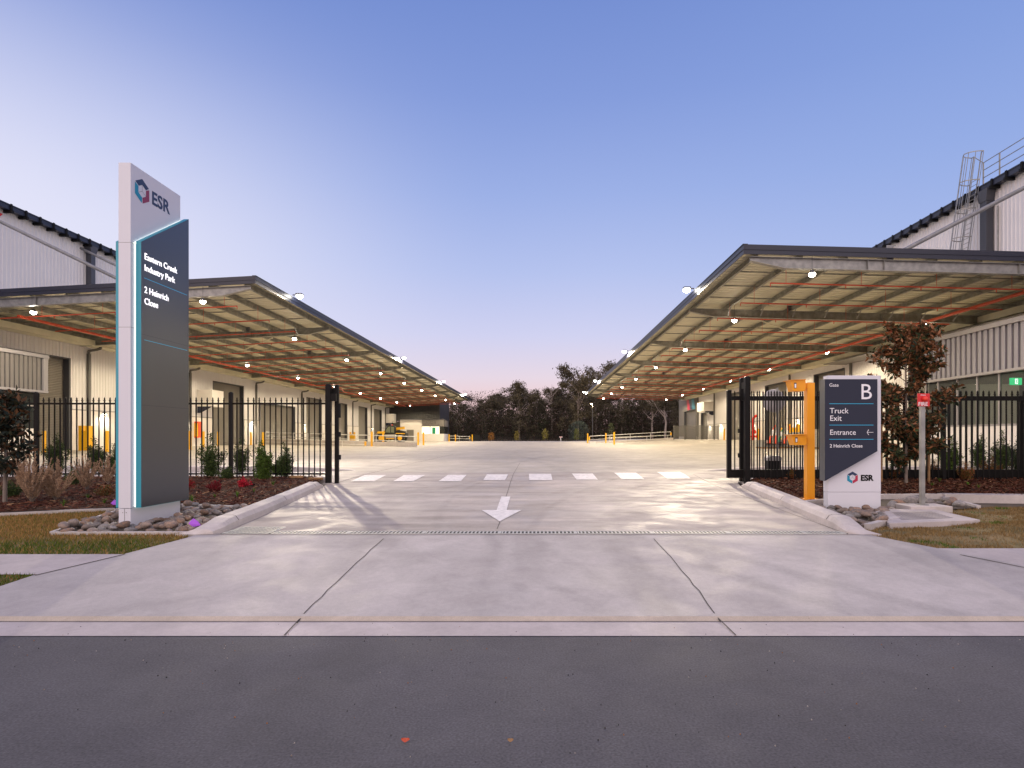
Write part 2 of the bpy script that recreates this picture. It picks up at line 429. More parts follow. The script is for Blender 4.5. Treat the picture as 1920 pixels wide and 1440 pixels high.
GY = 7.52
yard_l, yard_r = -28.9, 23.5
KL = [G(362,1008), G(372,1006), G(390,1001), G(437,990), G(488,973), G(529,947+9), G(601,919)]   # driveway edge, left
KL = [(-4.38,7.50),(-4.18,7.56),(-4.12,7.75),(-4.32,9.2),(-4.62,11.0),(-4.95,12.9),(-5.22,14.3)]
KR = [(4.13,7.50),(3.98,7.60),(3.98,7.80),(4.17,9.2),(4.45,11.0),(4.72,12.9),(4.93,14.3)]
AL = [G(350,1009), G(230,1040), G(60,1080), G(0,1100), G(-150,1134)]
AR = [G(1627,1003), G(1755,1028), G(1925,1062), G(2080,1096), G(2240,1134)]
apron = [(-9.5,4.76)]+AL[::-1]+[(KL[0][0],GY),(KR[0][0],GY)]+AR+[(9.5,4.76)]
sheet('driveway_apron', apron, 0.004, 'apron_concrete', 1.5)
drive = KL+[(-5.3,15.0),(-7.2,17.8),(7.2,17.8),(5.1,15.0)]+KR[::-1]
drive = [p for p in drive]
sheet('driveway', drive, 0.004, 'drive_concrete', 1.5)
sheet('yard', [(-60,17.8),(60,17.8),(60,112),(-60,112)], 0.004, 'yard_concrete', 3.0)
sheet('service_strip', [(-60,15.5),(-5.62,15.5),(-7.2,17.8),(-60,17.8)], 0.006, 'path_concrete', 2)
sheet('service_strip', [(5.4,15.5),(60,15.5),(60,17.8),(7.2,17.8)], 0.006, 'path_concrete', 2)
p0 = G(100,1039)[1]; p1 = G(100,1077)[1]
sheet('footpath', [(-40,p1),(AL[2][0]+.02,p1),(AL[1][0]+.02,p0),(-40,p0)], 0.0, 'path_concrete', 2)
q0 = G(1800,1028)[1]
sheet('footpath', [(AR[2][0],p1+.25),(40,p1+.25),(40,q0),(AR[1][0]-.02,q0)], 0.0, 'path_concrete', 2)
# verge lawn under everything on both sides
def lawnz(x, y):
    z = gz(x, y)
    if x > 4.5: z += .10*ss((x-5.6)/1.2)*math.exp(-((y-7.8)/.55)**2)*ss((9.5-x)/1.5)
    return z-.012
LAWN_L = [(-30,4.76),(-8.8,4.76)]+[(a-.0,b) for a, b in AL[::-1]]+[(KL[0][0]-.1,GY),(-4.5,8.2),(-4.9,10.3),(-30,10.3)]
LAWN_R = [(30,4.76),(8.8,4.76)]+AR[::-1]+[(KR[0][0]+.1,GY),(4.5,8.2),(4.9,10.35),(30,10.35)]
sheet('lawn_bed', LAWN_L, 0.0, 'lawn_soil', .5, lawnz); sheet('lawn_bed', LAWN_R, 0.0, 'lawn_soil', .25, lawnz)

# saw-cut joints, each with real width
def strip(name, pts, w, m, off=.008, label=None):
    mb = MB()
    for (x0, y0), (x1, y1) in zip(pts, pts[1:]):
        L_ = math.hypot(x1-x0, y1-y0); k = max(1, int(L_/.6)); nx, ny = -(y1-y0)/L_*w/2, (x1-x0)/L_*w/2
        for j in range(k):
            a = j/k; b = (j+1)/k; ax, ay, bx, by = x0+(x1-x0)*a, y0+(y1-y0)*a, x0+(x1-x0)*b, y0+(y1-y0)*b
            mb.quad((ax-nx,ay-ny,gz(ax,ay)+off),(bx-nx,by-ny,gz(bx,by)+off),(bx+nx,by+ny,gz(bx,by)+off),(ax+nx,ay+ny,gz(ax,ay)+off))
    return structure(mb.build(name, m, fix=True))
def wob(a, b, n=6, s=.012):
    r = []
    for i in range(n+1): t = i/n; r.append((a[0]+(b[0]-a[0])*t+(random.uniform(-s, s) if 0 < i < n else 0), a[1]+(b[1]-a[1])*t))
    return r
strip('pavement_joint', wob(G(557,1170), G(640,1084))+wob(G(640,1084), G(719,1011))[1:], .009, 'joint')
strip('pavement_joint', wob(G(1351,1168), G(1293,1087))+wob(G(1293,1087), G(1226,1011))[1:], .009, 'joint')
strip('pavement_joint', [G(533,1193), G(562,1162)], .010, 'joint', .008)
strip('pavement_joint', [G(1380,1193), G(1346,1160)], .010, 'joint', .008)
strip('pavement_joint', [(KL[0][0]-.15,GY-.03),(KR[0][0]+.15,GY-.03)], .009, 'joint')
strip('pavement_joint', [(AL[1][0]+.03,AL[1][1]), (AL[2][0]+.03,AL[2][1])], .02, 'joint')
strip('pavement_joint', [G(1800,1041), G(1925,1066)], .02, 'joint')
strip('pavement_joint', wob(G(932,993), G(946,940))+wob(G(957,905), G(975,868), 3, .02), .008, 'joint', .009)
strip('pavement_joint', wob(G(634,905), G(850,852), 5, .02), .02, 'joint', .009)
strip('pavement_joint', wob(G(1590,1003), G(1300,890), 5, .01), .010, 'joint', .009)
strip('pavement_joint', [(-120,4.697),(120,4.697)], .008, 'joint', .008)
for yy in (23, 31, 40, 52): strip('pavement_joint', [(-28, yy), (23, yy)], .02, 'joint', .009)
# tyre marks on the apron (rubber left on the concrete)
# painted arrow and crossing blocks
def poly_mark(name, pts, m, label, cat, group=None, off=.012):
    return tag(sheet(name, pts, off, m, .5, kind=None), label, cat, group)
tip = G(937,979); tail = G(957,932)
ax = tip[0]; ay0 = tip[1]; ay1 = tail[1]; hy = G(940,958)[1]; sk = (tail[0]-tip[0]-.05)*0
def AP(px, py): return G(px, py)
poly_mark('direction_arrow', [AP(937,979),AP(978,957.5),AP(950,957.5),AP(957,932),AP(940,932),AP(931,957.5),AP(903,957.5)], 'paint_white',
          'white painted arrow pointing to the street in the middle of the driveway', 'road marking')
blocks = [((657,903),(702,903),(724,891.5),(684,891.5)),((737,903),(775,903),(797,891.5),(757,891.5)),((822,903),(864,903),(875,891),(840,891)),
          ((906,901),(947,901),(953,890),(913,890)),((992,901),(1036,901),(1033,889),(992,889)),((1081,900),(1121,900),(1111,888.5),(1072,888.5)),
          ((1165,899),(1208,899),(1192,887),(1151,887)),((1251,898),(1295,898),(1275,885.5),(1231,885.5))]
ordn = ['first','second','third','fourth','fifth','sixth','seventh','eighth','ninth','tenth','eleventh','twelfth','thirteenth','fourteenth']
for i, b in enumerate(blocks):
    poly_mark('crossing_block', [G(*p) for p in b], 'paint_white', f'white painted crossing block, {ordn[i]} from the left gate post', 'road marking', 'white blocks of the crossing in the gateway')

# ------------------------------------------------------------------ trench grates
mat('grate_steel', (.42, .43, .42), .6)
def grate_seg(x0, x1, y0, y1, name='trench_grate', diamond=False):
    mb = MB(); zt = gz(0, (y0+y1)/2)+.012
    f = .012
    mb.box(x0, x1, y0, y0+f, zt-.02, zt).box(x0, x1, y1-f, y1, zt-.02, zt).box(x0, x0+.02, y0+f, y1-f, zt-.02, zt-.001).box(x1-.02, x1, y0+f, y1-f, zt-.02, zt-.001)
    x = x0+.04
    while x < x1-.03: mb.box(x, x+(.012 if diamond else .022), y0+f, y1-f, zt-.018, zt-.002); x += .05
    if diamond:
        y = y0+.04
        while y < y1-.03: mb.box(x0+.02, x1-.02, y, y+.008, zt-.016, zt-.004); y += .05
    return mb.build(name, 'grate_steel')
structure(strip('drain_channel', [(-4.1,7.652),(4.0,7.652)], .195, 'black_matte', .007))
xx = -3.45; k = 0
while xx < 3.95:
    o = grate_seg(xx+.004, min(xx+.99, 3.98)-.004, 7.555, 7.75)
    tag(o, f'trench grate segment across the driveway mouth, {ordn[k]} from the wide grate', 'drain grate', 'segments of the trench grate'); k += 1; xx += .99
structure(strip('drain_channel', [(-4.1,7.83),(-3.5,7.83)], .5, 'black_matte', .0065))
tag(grate_seg(-4.08, -3.48, 7.56, 8.1, 'wide_grate', True), 'wide square galvanised grate at the left end of the trench drain', 'drain grate')

# ------------------------------------------------------------------ kerbs
def drive_kerb(side):
    pts = KL if side < 0 else KR
    mb = MB(); rings = []
    P = []
    for i in range(len(pts)-1):
        for j in range(6):
            t = j/6; P.append((pts[i][0]+(pts[i+1][0]-pts[i][0])*t, pts[i][1]+(pts[i+1][1]-pts[i][1])*t))
    P.append(pts[-1])
    acc = 0; tot = sum(math.dist(a, b) for a, b in zip(P, P[1:]))
    for i, (x, y) in enumerate(P):
        if i: acc += math.dist(P[i-1], P[i])
        h = .155*min(ss((acc+.12)/.75), .25+.75*ss((tot-acc)/.5)); z = gz(x, y)
        w = .26; s = side
        rings.append([(x, y, z-.05), (x+s*.015, y, z+h*.55), (x+s*.06, y, z+h*.93), (x+s*.10, y, z+h), (x+s*w, y, z+h), (x+s*w, y, z-.05)])
    n = 6
    for r in rings: mb.v += r
    for i in range(len(rings)-1):
        for j in range(n-1): a = i*n+j; mb.f.append((a, a+1, a+n+1, a+n))
    mb.f.append(tuple(range(n))); k0 = (len(rings)-1)*n; mb.f.append(tuple(range(k0+n-1, k0-1, -1)))
    o = structure(mb.build('driveway_kerb', 'kerb_concrete', fix=True, smooth=False))
    j = MB()
    for i in range(14, len(rings)-2, 9):
        r = rings[i]
        for a, b in zip(r[1:4], r[2:5]):
            a = Vector(a)+Vector((-side*.002, 0, .002)); b = Vector(b)+Vector((-side*.002 if b[0] != r[4][0] else 0, 0, .002))
            d = Vector((0, .008, 0)); j.quad(a-d, b-d, b+d, a+d)
    structure(j.build('kerb_joint', 'joint', fix=True))
drive_kerb(-1); drive_kerb(1)
def yard_kerb(x0, x1, nose):
    mb = MB(); n = 24; rr = []
    for i in range(n+1):
        x = x0+(x1-x0)*i/n; d = abs(x-nose); w = .3; h = .17*ss(d/1.6)+.005; y = 18.0+.5*(1-ss(d/1.6)); z = gz(x, y)
        rr.append([(x,y,z-.05),(x,y+.02,z+h*.9),(x,y+.06,z+h),(x,y+w,z+h),(x,y+w,z-.05)])
    for r in rr: mb.v += r
    for i in range(n):
        for j in range(4): a = i*5+j; mb.f.append((a,a+1,a+6,a+5))
    return structure(mb.build('yard_kerb', 'kerb_concrete', fix=True))
yard_kerb(-30, -5.8, -5.8); yard_kerb(30, 5.3, 5.3)
# beds: outlines on the ground
MUL_L = [G(-160,970), G(0,967), G(215,957), G(345,948), (-4.62,9.88), (-4.72,10.9), (-5.05,12.9), (-5.38,14.6), (-5.75,15.5), (-26,15.5), (-24,12)]
RK_L = [G(97,1001), G(214,961), G(345,951), (-4.58,9.86), (-4.45,9.3), (-4.30,7.9), G(372,1001)]
MUL_R = [G(1500,934), G(1655,938), G(1760,938), G(1980,940), G(2300,944), (22,15.3), (5.75,15.3), (5.35,14.4)]
MUL_R = [(5.25,14.5),(5.02,12.9),(4.75,11.0),(4.66,10.35)]+[G(1655,936), G(1765,935), G(2000,938), (20,10.4), (22,15.4), (5.75,15.4)]
RK_R = [(4.42,8.8),(4.62,10.3)]+[G(1655,937), G(1770,937), G(1850,952), G(1690,962), G(1660,985), G(1628,990)]
def bedz(x, y): return gz(x, y)+.05+.06*ss((y-10.5)/3)+.02*mnoise.noise((x*1.7, y*1.7, 0))
sheet('mulch_bed', MUL_L, 0.0, 'mulch_base', .4, bedz); sheet('mulch_bed', MUL_R, 0.0, 'mulch_base', .4, bedz)
sheet('rock_bed', RK_L, 0.01, 'soil', .5, gz); sheet('rock_bed', RK_R, 0.01, 'soil', .5, gz)
structure(ribbon('bed_edging', [MUL_L[0], MUL_L[1], MUL_L[2]], .06, .05, 'kerb_concrete', off=-.005))
structure(ribbon('bed_edging', [RK_L[1], RK_L[2], RK_L[3]], .07, .06, 'kerb_concrete'))
structure(ribbon('bed_edging', [RK_L[6], RK_L[0], RK_L[1]], .05, .03, 'kerb_concrete'))
structure(ribbon('bed_edging', [(4.70,10.42), MUL_R[4], MUL_R[5], MUL_R[6]], .10, .10, 'kerb_concrete'))
structure(ribbon('bed_edging', [MUL_R[5], G(1835,953)], .07, .05, 'kerb_concrete'))
structure(ribbon('bed_edging', [G(1627,992), G(1682,977)], .09, .07, 'kerb_concrete'))
structure(ribbon('bed_edging', [MUL_R[5], MUL_R[6]], .30, .13, 'kerb_concrete', off=-.03))

# ------------------------------------------------------------------ scatter: mulch, grass
def scatter_chips(name, poly, n, label, seed):
    rnd = random.Random(seed); mb = MB(); mb.c = []
    xs = [p[0] for p in poly]; ys = [p[1] for p in poly]; x0, x1, y0, y1 = max(min(xs), -13), min(max(xs), 13), min(ys), max(ys)
    k = 0
    while k < n:
        x = rnd.uniform(x0, x1); y = rnd.uniform(y0, y1)
        if rnd.random() > (10.0/y)**1.2 or not pip(x, y, poly): continue
        k += 1; l = rnd.uniform(.03, .10); w = rnd.uniform(.008, .022); a = rnd.uniform(0, math.pi); t = rnd.uniform(-.35, .35)
        z = bedz(x, y)+.008+rnd.uniform(0, .02); ca, sa = math.cos(a), math.sin(a); dz = l*t*.5
        dx, dy = ca*l/2, sa*l/2; ex, ey = -sa*w/2, ca*w/2; th = rnd.uniform(-.008, .012)
        mb.quad((x-dx-ex,y-dy-ey,z-dz),(x+dx-ex,y+dy-ey,z+dz),(x+dx*.8+ex,y+dy*.8+ey,z+dz+th),(x-dx+ex,y-dy+ey,z-dz+th))
        r = rnd.random(); b = rnd.uniform(.35, 1.1)
        if r < .70: c = (.115*b, .036*b, .02*b)
        elif r < .93: c = (.19*b, .08*b, .045*b)
        else: c = (.38*b, .21*b, .11*b)
        mb.c.append(c)
    return tag(mb.build(name, 'mulch_chip'), label, 'mulch', kind='stuff')
scatter_chips('bark_mulch', MUL_L, 17000, 'dark red-brown bark mulch covering the left garden bed', 1)
scatter_chips('bark_mulch', MUL_R, 17000, 'dark red-brown bark mulch covering the right garden bed', 2)
def grass(name, poly, n, xlim, cfun, label, seed, hs=(.02,.05)):
    rnd = random.Random(seed); mb = MB(); mb.c = []; k = 0
    ys = [p[1] for p in poly]; y0, y1 = min(ys), max(ys); holes = [RK_L, MUL_L, RK_R, MUL_R, PADP, apron]
    tries = 0
    while k < n and tries < n*8:
        tries += 1
        x = rnd.uniform(*xlim); y = rnd.uniform(y0, y1)
        if not pip(x, y, poly) or p1-.0 < y < p0 and x < 0 or (x > 0 and p1+.25 < y < q0): continue
        jx, jy = x+rnd.gauss(0, .03), y+rnd.gauss(0, .03)
        if any(pip(jx, jy, h) for h in holes): continue
        c, dens, hm = cfun(x, y, rnd)
        if rnd.random() > dens: continue
        k += 1; h = rnd.uniform(*hs)*hm; a = rnd.uniform(0, 6.28); w = rnd.uniform(.003, .006); lx, ly = rnd.uniform(-.6,.6)*h, rnd.uniform(-.6,.6)*h
        z = lawnz(x, y); cx, cy = math.cos(a)*w, math.sin(a)*w
        i = len(mb.v); mb.v += [(x-cx,y-cy,z),(x+cx,y+cy,z),(x+lx,y+ly,z+h)]; mb.f.append((i,i+1,i+2)); mb.c.append(c)
    return tag(mb.build(name, 'blade'), label, 'grass', kind='stuff')
PADP = [G(1640,967), G(1655,961), G(1748,961), G(1835,982), G(1665,989)]
def cl(x, y, r):
    n = mnoise.noise((x*1.1, y*2.2, 5)); g = ss((7.35-y)/.5+.25+n*.7)
    b = r.uniform(.6, 1.25)
    br = (.34*b, .20*b, .07*b); gr = (.09*b, .13*b, .02*b)
    g = g if r.random() < .8 else 1-g
    return tuple(br[i]*(1-g)+gr[i]*g for i in range(3)), 1.0, 1.0
def cr(x, y, r):
    n = mnoise.noise((x*1.5, y*2.0, 9)); n2 = mnoise.noise((x*3, y*3, 2)); b = r.uniform(.6, 1.25)
    g = 1.0 if n2 > .33 else .12
    br = (.27*b, .165*b, .075*b); gr = (.08*b, .14*b, .02*b)
    return tuple(br[i]*(1-g)+gr[i]*g for i in range(3)), (1.0 if n > -.1 else .35), (1.0 if n > -.1 else .7)
grass('lawn_grass', LAWN_L, 52000, (-9.6,-3.9), cl, 'short lawn, brown behind and green along the footpath, left of the totem sign', 3)
grass('lawn_grass', LAWN_R, 42000, (4.0,9.6), cr, 'patchy dry brown lawn with green tufts on the right verge', 4, (.015,.045))
# fallen leaves on the road
for (px, py, s, lb) in ((760,1394,.04,'curled orange leaf lying on the asphalt, the brighter of the two'),(957,1394,.028,'small dark red leaf lying on the asphalt near the middle')):
    x, y = G(px, py); mb = MB()
    for i in range(4):
        a = -s/2+s*i/4; b_ = a+s/4; wa = .35*s*math.sin(math.pi*i/4); wb = .35*s*math.sin(math.pi*(i+1)/4)
        mb.quad((x+a,y-wa,.012+abs(a)*.3),(x+b_,y-wb,.012+abs(b_)*.3),(x+b_,y+wb,.02+abs(b_)*.3),(x+a,y+wa,.02+abs(a)*.3))
    tag(mb.build('fallen_leaf', 'leaf_litter' if px < 800 else 'timber'), lb, 'leaf')

# ------------------------------------------------------------------ rocks
def rock_mesh(seed):
    rnd = random.Random(seed); bm = bmesh.new(); bmesh.ops.create_icosphere(bm, subdivisions=3, radius=1)
    o = Vector((rnd.uniform(-9,9), rnd.uniform(-9,9), rnd.uniform(-9,9)))
    sx_, sy_, sz_ = 1.0, rnd.uniform(.62,.85), rnd.uniform(.48,.68)
    for v in bm.verts:
        n = 1+.22*mnoise.noise(v.co*.9+o)+.05*mnoise.noise(v.co*2.4+o); v.co = Vector((v.co.x*sx_*n, v.co.y*sy_*n, v.co.z*sz_*n))
    for f in bm.faces: f.smooth = True
    me = bpy.data.meshes.new('river_rock'); bm.to_mesh(me); bm.free(); me.materials.append(MATS['rock']); return me
RM = [rock_mesh(i) for i in range(8)]
def rocks(poly, n, size, label, group, seed, avoid=(), tries=5000):
    rnd = random.Random(seed); placed = []
    xs = [p[0] for p in poly]; ys = [p[1] for p in poly]; t = 0
    while len(placed) < n and t < tries:
        t += 1; x = rnd.uniform(min(xs), max(xs)); y = rnd.uniform(min(ys), max(ys)); s = rnd.uniform(*size)
        if not pip(x, y, poly): continue
        if any(a0-s < x < a1+s and b0-s < y < b1+s for a0, a1, b0, b1 in avoid): continue
        d = min([math.dist((x, y), (p, q))/(s+r) for p, q, r, _ in placed] or [9])
        lift = 0
        if d < .5: continue
        if d < .74:
            if rnd.random() > .5: continue
            lift = s*.6
        if any(not pip(x+dx*s*.6, y+dy*s*.6, poly) for dx, dy in ((1,0),(-1,0),(0,1),(0,-1))): continue
        placed.append((x, y, s, lift))
        o = bpy.data.objects.new('river_rock', rnd.choice(RM)); COL.objects.link(o)
        o.location = (x, y, gz(x, y)+s*.36+lift); o.scale = (s, s*rnd.uniform(.85,1.1), s*rnd.uniform(.8,1.15)); o.rotation_euler = (rnd.uniform(-.3,.3), rnd.uniform(-.3,.3), rnd.uniform(0, 6.28))
        tag(o, label, 'rock', group)
rocks(RK_L, 238, (.050,.092), 'smooth grey-brown river rock in the bed around the foot of the totem sign', 'river rocks around the totem sign', 11, [(-5.80,-5.62,8.1,9.25)], 9000)
RKR1 = [(4.38,8.95),(4.62,10.3),(4.86,10.3),(4.95,9.9),(5.95,9.85),(6.0,9.55),(5.55,9.3),(5.25,8.7),(5.0,8.2),(4.55,7.95)]
rocks(RKR1, 46, (.06,.12), 'rounded brown river rock heaped in front of the gate sign', 'river rocks in front of the gate sign', 12, [(4.97,5.87,10.0,10.25)], 5000)
RKR2 = [G(1655,958), G(1660,940), G(1765,938), G(1830,951), G(1780,958), G(1700,960)]
rocks(RKR2, 14, (.07,.15), 'large rounded rock beside the concrete footing of the fire alarm post', 'rocks around the fire alarm post', 13, [(6.25,6.95,9.55,10.05)], 4000)

# grit and tiny stones on the asphalt and along the gutter
rnd = random.Random(77); mb = MB(); mb.c = []
for i in range(420):
    y = 2.2+2.25*(1-rnd.random()**2.2) if i % 2 else rnd.uniform(1.9, 4.75); x = rnd.uniform(-5, 5); s = rnd.uniform(.0012, .0036); z = gz(x, y)+.004
    mb.hexa([(x-s,y-s,z-.003),(x+s,y-s*.7,z-.003),(x+s*.8,y+s,z-.003),(x-s,y+s*.9,z-.003),(x-s*.6,y-s*.6,z+s),(x+s*.6,y-s*.5,z+s*.9),(x+s*.5,y+s*.6,z+s),(x-s*.7,y+s*.5,z+s*.8)])
    c = rnd.choice(((.35,.32,.3),(.25,.2,.17),(.05,.045,.045),(.03,.03,.03),(.3,.14,.07))); mb.c += [c]*6
tag(mb.build('grit', 'mulch_chip'), 'loose grit scattered over the asphalt and along the kerb line', 'grit', kind='stuff')
# ================================================================== WAREHOUSES
mat('cladding_grey2', (.15, .14, .145), .5); mat('coping_grey', (.27, .26, .29), .45)
def corrugated_x(mb, x, y0, y1, z0, z1, out, pitch=.25, depth=.03):
    """wall sheet in the plane x, ribs standing proud towards out (+1/-1)"""
    if y1-y0 < .02 or z1 <= z0: return
    ys = []; n = max(1, round((y1-y0)/pitch)); p = (y1-y0)/n
    for i in range(n):
        a = y0+i*p; ys += [(a, 0), (a+p*.60, 0), (a+p*.68, 1), (a+p*.92, 1)]
    ys.append((y1, 0)); k = len(mb.v)
    for y, d in ys: mb.v += [(x+out*depth*d, y, z0), (x+out*depth*d, y, z1)]
    for i in range(len(ys)-1):
        a = k+2*i; mb.f.append((a, a+2, a+3, a+1) if out > 0 else (a, a+1, a+3, a+2))
def corrugated_y(mb, y, x0, x1, z0, z1, pitch=.25, depth=.03):
    n = max(1, round((x1-x0)/pitch)); p = (x1-x0)/n; xs = []
    for i in range(n): a = x0+i*p; xs += [(a,0),(a+p*.6,0),(a+p*.68,1),(a+p*.92,1)]
    xs.append((x1,0)); k = len(mb.v)
    for x, d in xs: mb.v += [(x, y-depth*d, z0), (x, y-depth*d, z1)]
    for i in range(len(xs)-1): a = k+2*i; mb.f.append((a, a+2, a+3, a+1))
def roller_door_x(parent, x, out, y0, y1, zt, label=None):
    zb = min(gz(x, y0), gz(x, y1))-.05; xr = x-out*.35
    mb = MB(); n = int((zt-zb)/.10); k = 0
    prof_ = []
    for i in range(n+1):
        z = zb+(zt-zb)*i/n; prof_ += [(z, 0), (z+(zt-zb)/n*.5, .028)]
    k = len(mb.v)
    for z, d in prof_: mb.v += [(xr+out*d, y0+.05, z), (xr+out*d, y1-.05, z)]
    for i in range(len(prof_)-1): a = k+2*i; mb.f.append((a, a+1, a+3, a+2))
    d = mb.build('roller_door', 'door_grey', parent)
    f = MB(); w = .14
    for ya, yb in ((y0, y0+w), (y1-w, y1)): f.box(min(xr, x+out*.02), max(xr, x+out*.02), ya, yb, zb, zt)
    f.box(min(xr, x+out*.02), max(xr, x+out*.02), y0+w, y1-w, zt-.08, zt)
    f.build('frame', 'trim_dark', d)
    h = MB(); h.box(xr+out*.03, xr+out*.07, (y0+y1)/2-.12, (y0+y1)/2+.12, zb+.25, zb+.3).build('handle', 'trim_dark', d)
    return d
def wall_x(parent, x, out, ya, yb, ztop, doors, zdado=3.2, clad='cladding'):
    up = MB(); lo = MB(); y = ya
    for (d0, d1, zt) in sorted(doors)+[(yb, yb, 0)]:
        corrugated_x(up, x, y, d0, zdado, ztop, out)
        if d0 > y: MB().box(min(x-out*.12, x+out*.05), max(x-out*.12, x+out*.05), y+(.03 if y > ya else 0), d0-.03, gz(x, y)-.3, zdado-.02).build('precast_base', 'precast', parent)
        if d1 > d0: corrugated_x(up, x, d0, d1, zt, ztop, out)
        y = d1
    up.build('wall', clad, parent)
    fl = MB(); y = ya
    for (d0, d1, zt) in sorted(doors)+[(yb, yb, 0)]:
        if d0 > y: fl.box(min(x, x+out*.075), max(x, x+out*.075), y, d0, zdado-.018, zdado+.05)
        y = d1
    fl.build('flashing', 'cladding_grey', parent)
def downpipe_x(parent, x, out, y, ztop, zcan, small=True):
    mb = MB(); xo = x+out*.13
    mb.box(xo-.07, xo+.07, y-.09, y+.09, gz(x, y)-.05, zcan-.55)
    mb.path([(xo, y, zcan-.6), (xo, y, zcan-.35), (xo+out*.5, y, zcan-.28), (xo+out*.75, y, zcan-.2), (xo+out*.75, y, zcan-.02)], .085, 10)
    return mb.build('downpipe', 'pipe_grey', parent)
def eaves(parent, x, out, ya, yb, zt, name='gutter'):
    g_ = MB(); g_.box(min(x+out*.10, x+out*.42), max(x+out*.10, x+out*.42), ya, yb, zt-.28, zt-.03)
    g_.box(min(x+out*.08, x+out*.45), max(x+out*.08, x+out*.45), ya, yb, zt-.03, zt+.03).build(name, 'fascia', parent)
    s = MB(); y = ya+.4
    while y < yb:
        s.box(min(x+out*.05, x+out*.55), max(x+out*.05, x+out*.55), y, y+.12, zt-.42, zt-.281)
        s.box(min(x+out*.451, x+out*.48), max(x+out*.451, x+out*.48), y, y+.12, zt-.281, zt+.06); y += .92
    s.build('gutter_bracket', 'black_matte', parent)
def wall_light(x, out, y, z, label):
    t = thing('wall_light', label, 'wall light', (x+out*.1, y, z), 0, 'wall lights on the precast base of the warehouses')
    MB().box(-.06, .10, -.12, .12, -.02, .08).build('housing', 'trim_dark', t)
    MB().box(-.04, .08, -.10, .10, -.05, -.021).build('lens', 'wall_face', t)
    lamp('wall_light_lamp', 'SPOT', (out*.06, 0, -.06), 260, (1, .86, .62), t, (0, 0, 0), .05, 150)
def number_box(parent, x, out, y, z0, z1, w=1.9, dep=1.1, sign=None):
    xa, xb = sorted((x+out*.04, x+out*dep))
    b = MB().box(xa, xb, y, y+w, z0, z1).build('door_canopy', 'precast', parent)
    e = MB().prism([(x+out*.05, z0-.003), (x+out*dep, z0-.003), (x+out*.3, z0-.55), (x+out*.05, z0-.55)], 'y', y+.02, y+.06).build('door_number_sign', 'sign_dark', parent)
    if sign: text_obj('number', sign, .42, 'text_white', e, frame((x+out*dep*.62-.2, y+.016, z0-.42), (1,0,0), (0,0,1)))

# ---- left warehouse
XL = -28.7; ZL = 13.95
LD = [(28.0,36.0,6.35),(51.7,57.2,6.5),(60.5,69.3,5.1),(72.6,77.8,6.5),(83.2,88.2,6.5),(93.7,98.6,6.5),(102.5,107.6,6.5)]
wl = thing('warehouse', 'long white corrugated warehouse on the left of the yard, with grey roller doors', 'warehouse')
wall_x(wl, XL, 1, 8.0, 113.0, ZL-.25, LD)
for d in LD: roller_door_x(wl, XL, 1, *d)
eaves(wl, XL, 1, 8.0, 113.0, ZL)
MB().prism([(XL+.09, ZL-.2), (XL-.1, ZL+.02), (XL-40, ZL+2.2), (XL-40, ZL+2.0)], 'y', 8.0, 113.0).build('roof', 'cladding_grey', wl, fix=True)
MB().box(XL-40, XL-.15, 8.0, 8.2, 0, ZL-.1).build('end_wall', 'cladding', wl)
for y in (37.3, 48.2, 59.5, 71, 80.5, 90.5, 100.5, 109.8): downpipe_x(wl, XL, 1, y, ZL, 7.35)
for y in (37.3, 59.5, 90.5):
    mb = MB(); mb.box(XL+.10, XL+.42, y-.18, y+.18, 7.6, ZL-.85)
    mb.hexa([(XL+.08,y-.2,ZL-.849),(XL+.44,y-.2,ZL-.849),(XL+.44,y+.2,ZL-.849),(XL+.08,y+.2,ZL-.849),(XL+.06,y-.34,ZL-.32),(XL+.5,y-.34,ZL-.32),(XL+.5,y+.34,ZL-.32),(XL+.06,y+.34,ZL-.32)])
    mb.build('rainwater_head', 'trim_dark', wl)
number_box(wl, XL, 1, 49.3, 4.1, 5.5, 1.8, 1.3); number_box(wl, XL, 1, 109.9, 4.2, 5.9, 2.0, 1.6)
# coloured stripes high on the wall (edge of a painted emblem)
MB().prism([(27.0,12.2),(29.0,10.6),(31.4,13.45),(27.0,13.45)], 'x', XL+.031, XL+.05).build('painted_stripe', 'red', wl)
# office pod left
def corr_box_side(parent, x, out, ya, yb, z0, z1, m, name, pitch):
    mb = MB(); corrugated_x(mb, x, ya, yb, z0, z1, out, pitch, .07); return mb.build(name, m, parent)
def boards(parent, x, out, ya, yb, z0, z1, pitch, w, m='cladding_grey'):
    mb = MB(); y = ya
    while y+w <= yb: mb.box(min(x, x+out*.06), max(x, x+out*.06), y, y+w, z0, z1); y += pitch
    mb.build('parapet', m, parent)
ol = thing('office_pod', 'grey corrugated office pod with dark windows at the far left, beside a roller door', 'office')
XO = -26.0
boards(ol, XO, 1, 20.0, 30.74, 3.951, 5.649, .26, .175, 'cladding_grey2')
MB().box(XL+.05, XO-.005, 14.0, 30.99, 3.9, 5.72).build('parapet_core', 'trim_dark', ol)
MB().box(XL+.05, XO+.12, 13.95, 31.06, 5.65, 5.83).build('coping', 'coping_grey', ol)
MB().box(XL+.05, XO+.10, 13.95, 31.04, 3.83, 3.95).build('soffit_trim', 'coping_grey', ol)
MB().box(XO-.06, XO+.09, 30.75, 31.02, 3.95, 5.65).build('corner_trim', 'coping_grey', ol)
MB().box(XL+.05, XO-.1, 14.0, 30.6, 0, 1.95).build('base_wall', 'precast', ol)
MB().box(XL+.05, XO-.16, 14.0, 30.5, 1.951, 3.82).build('window', 'dark_glass', ol)
fr = MB()
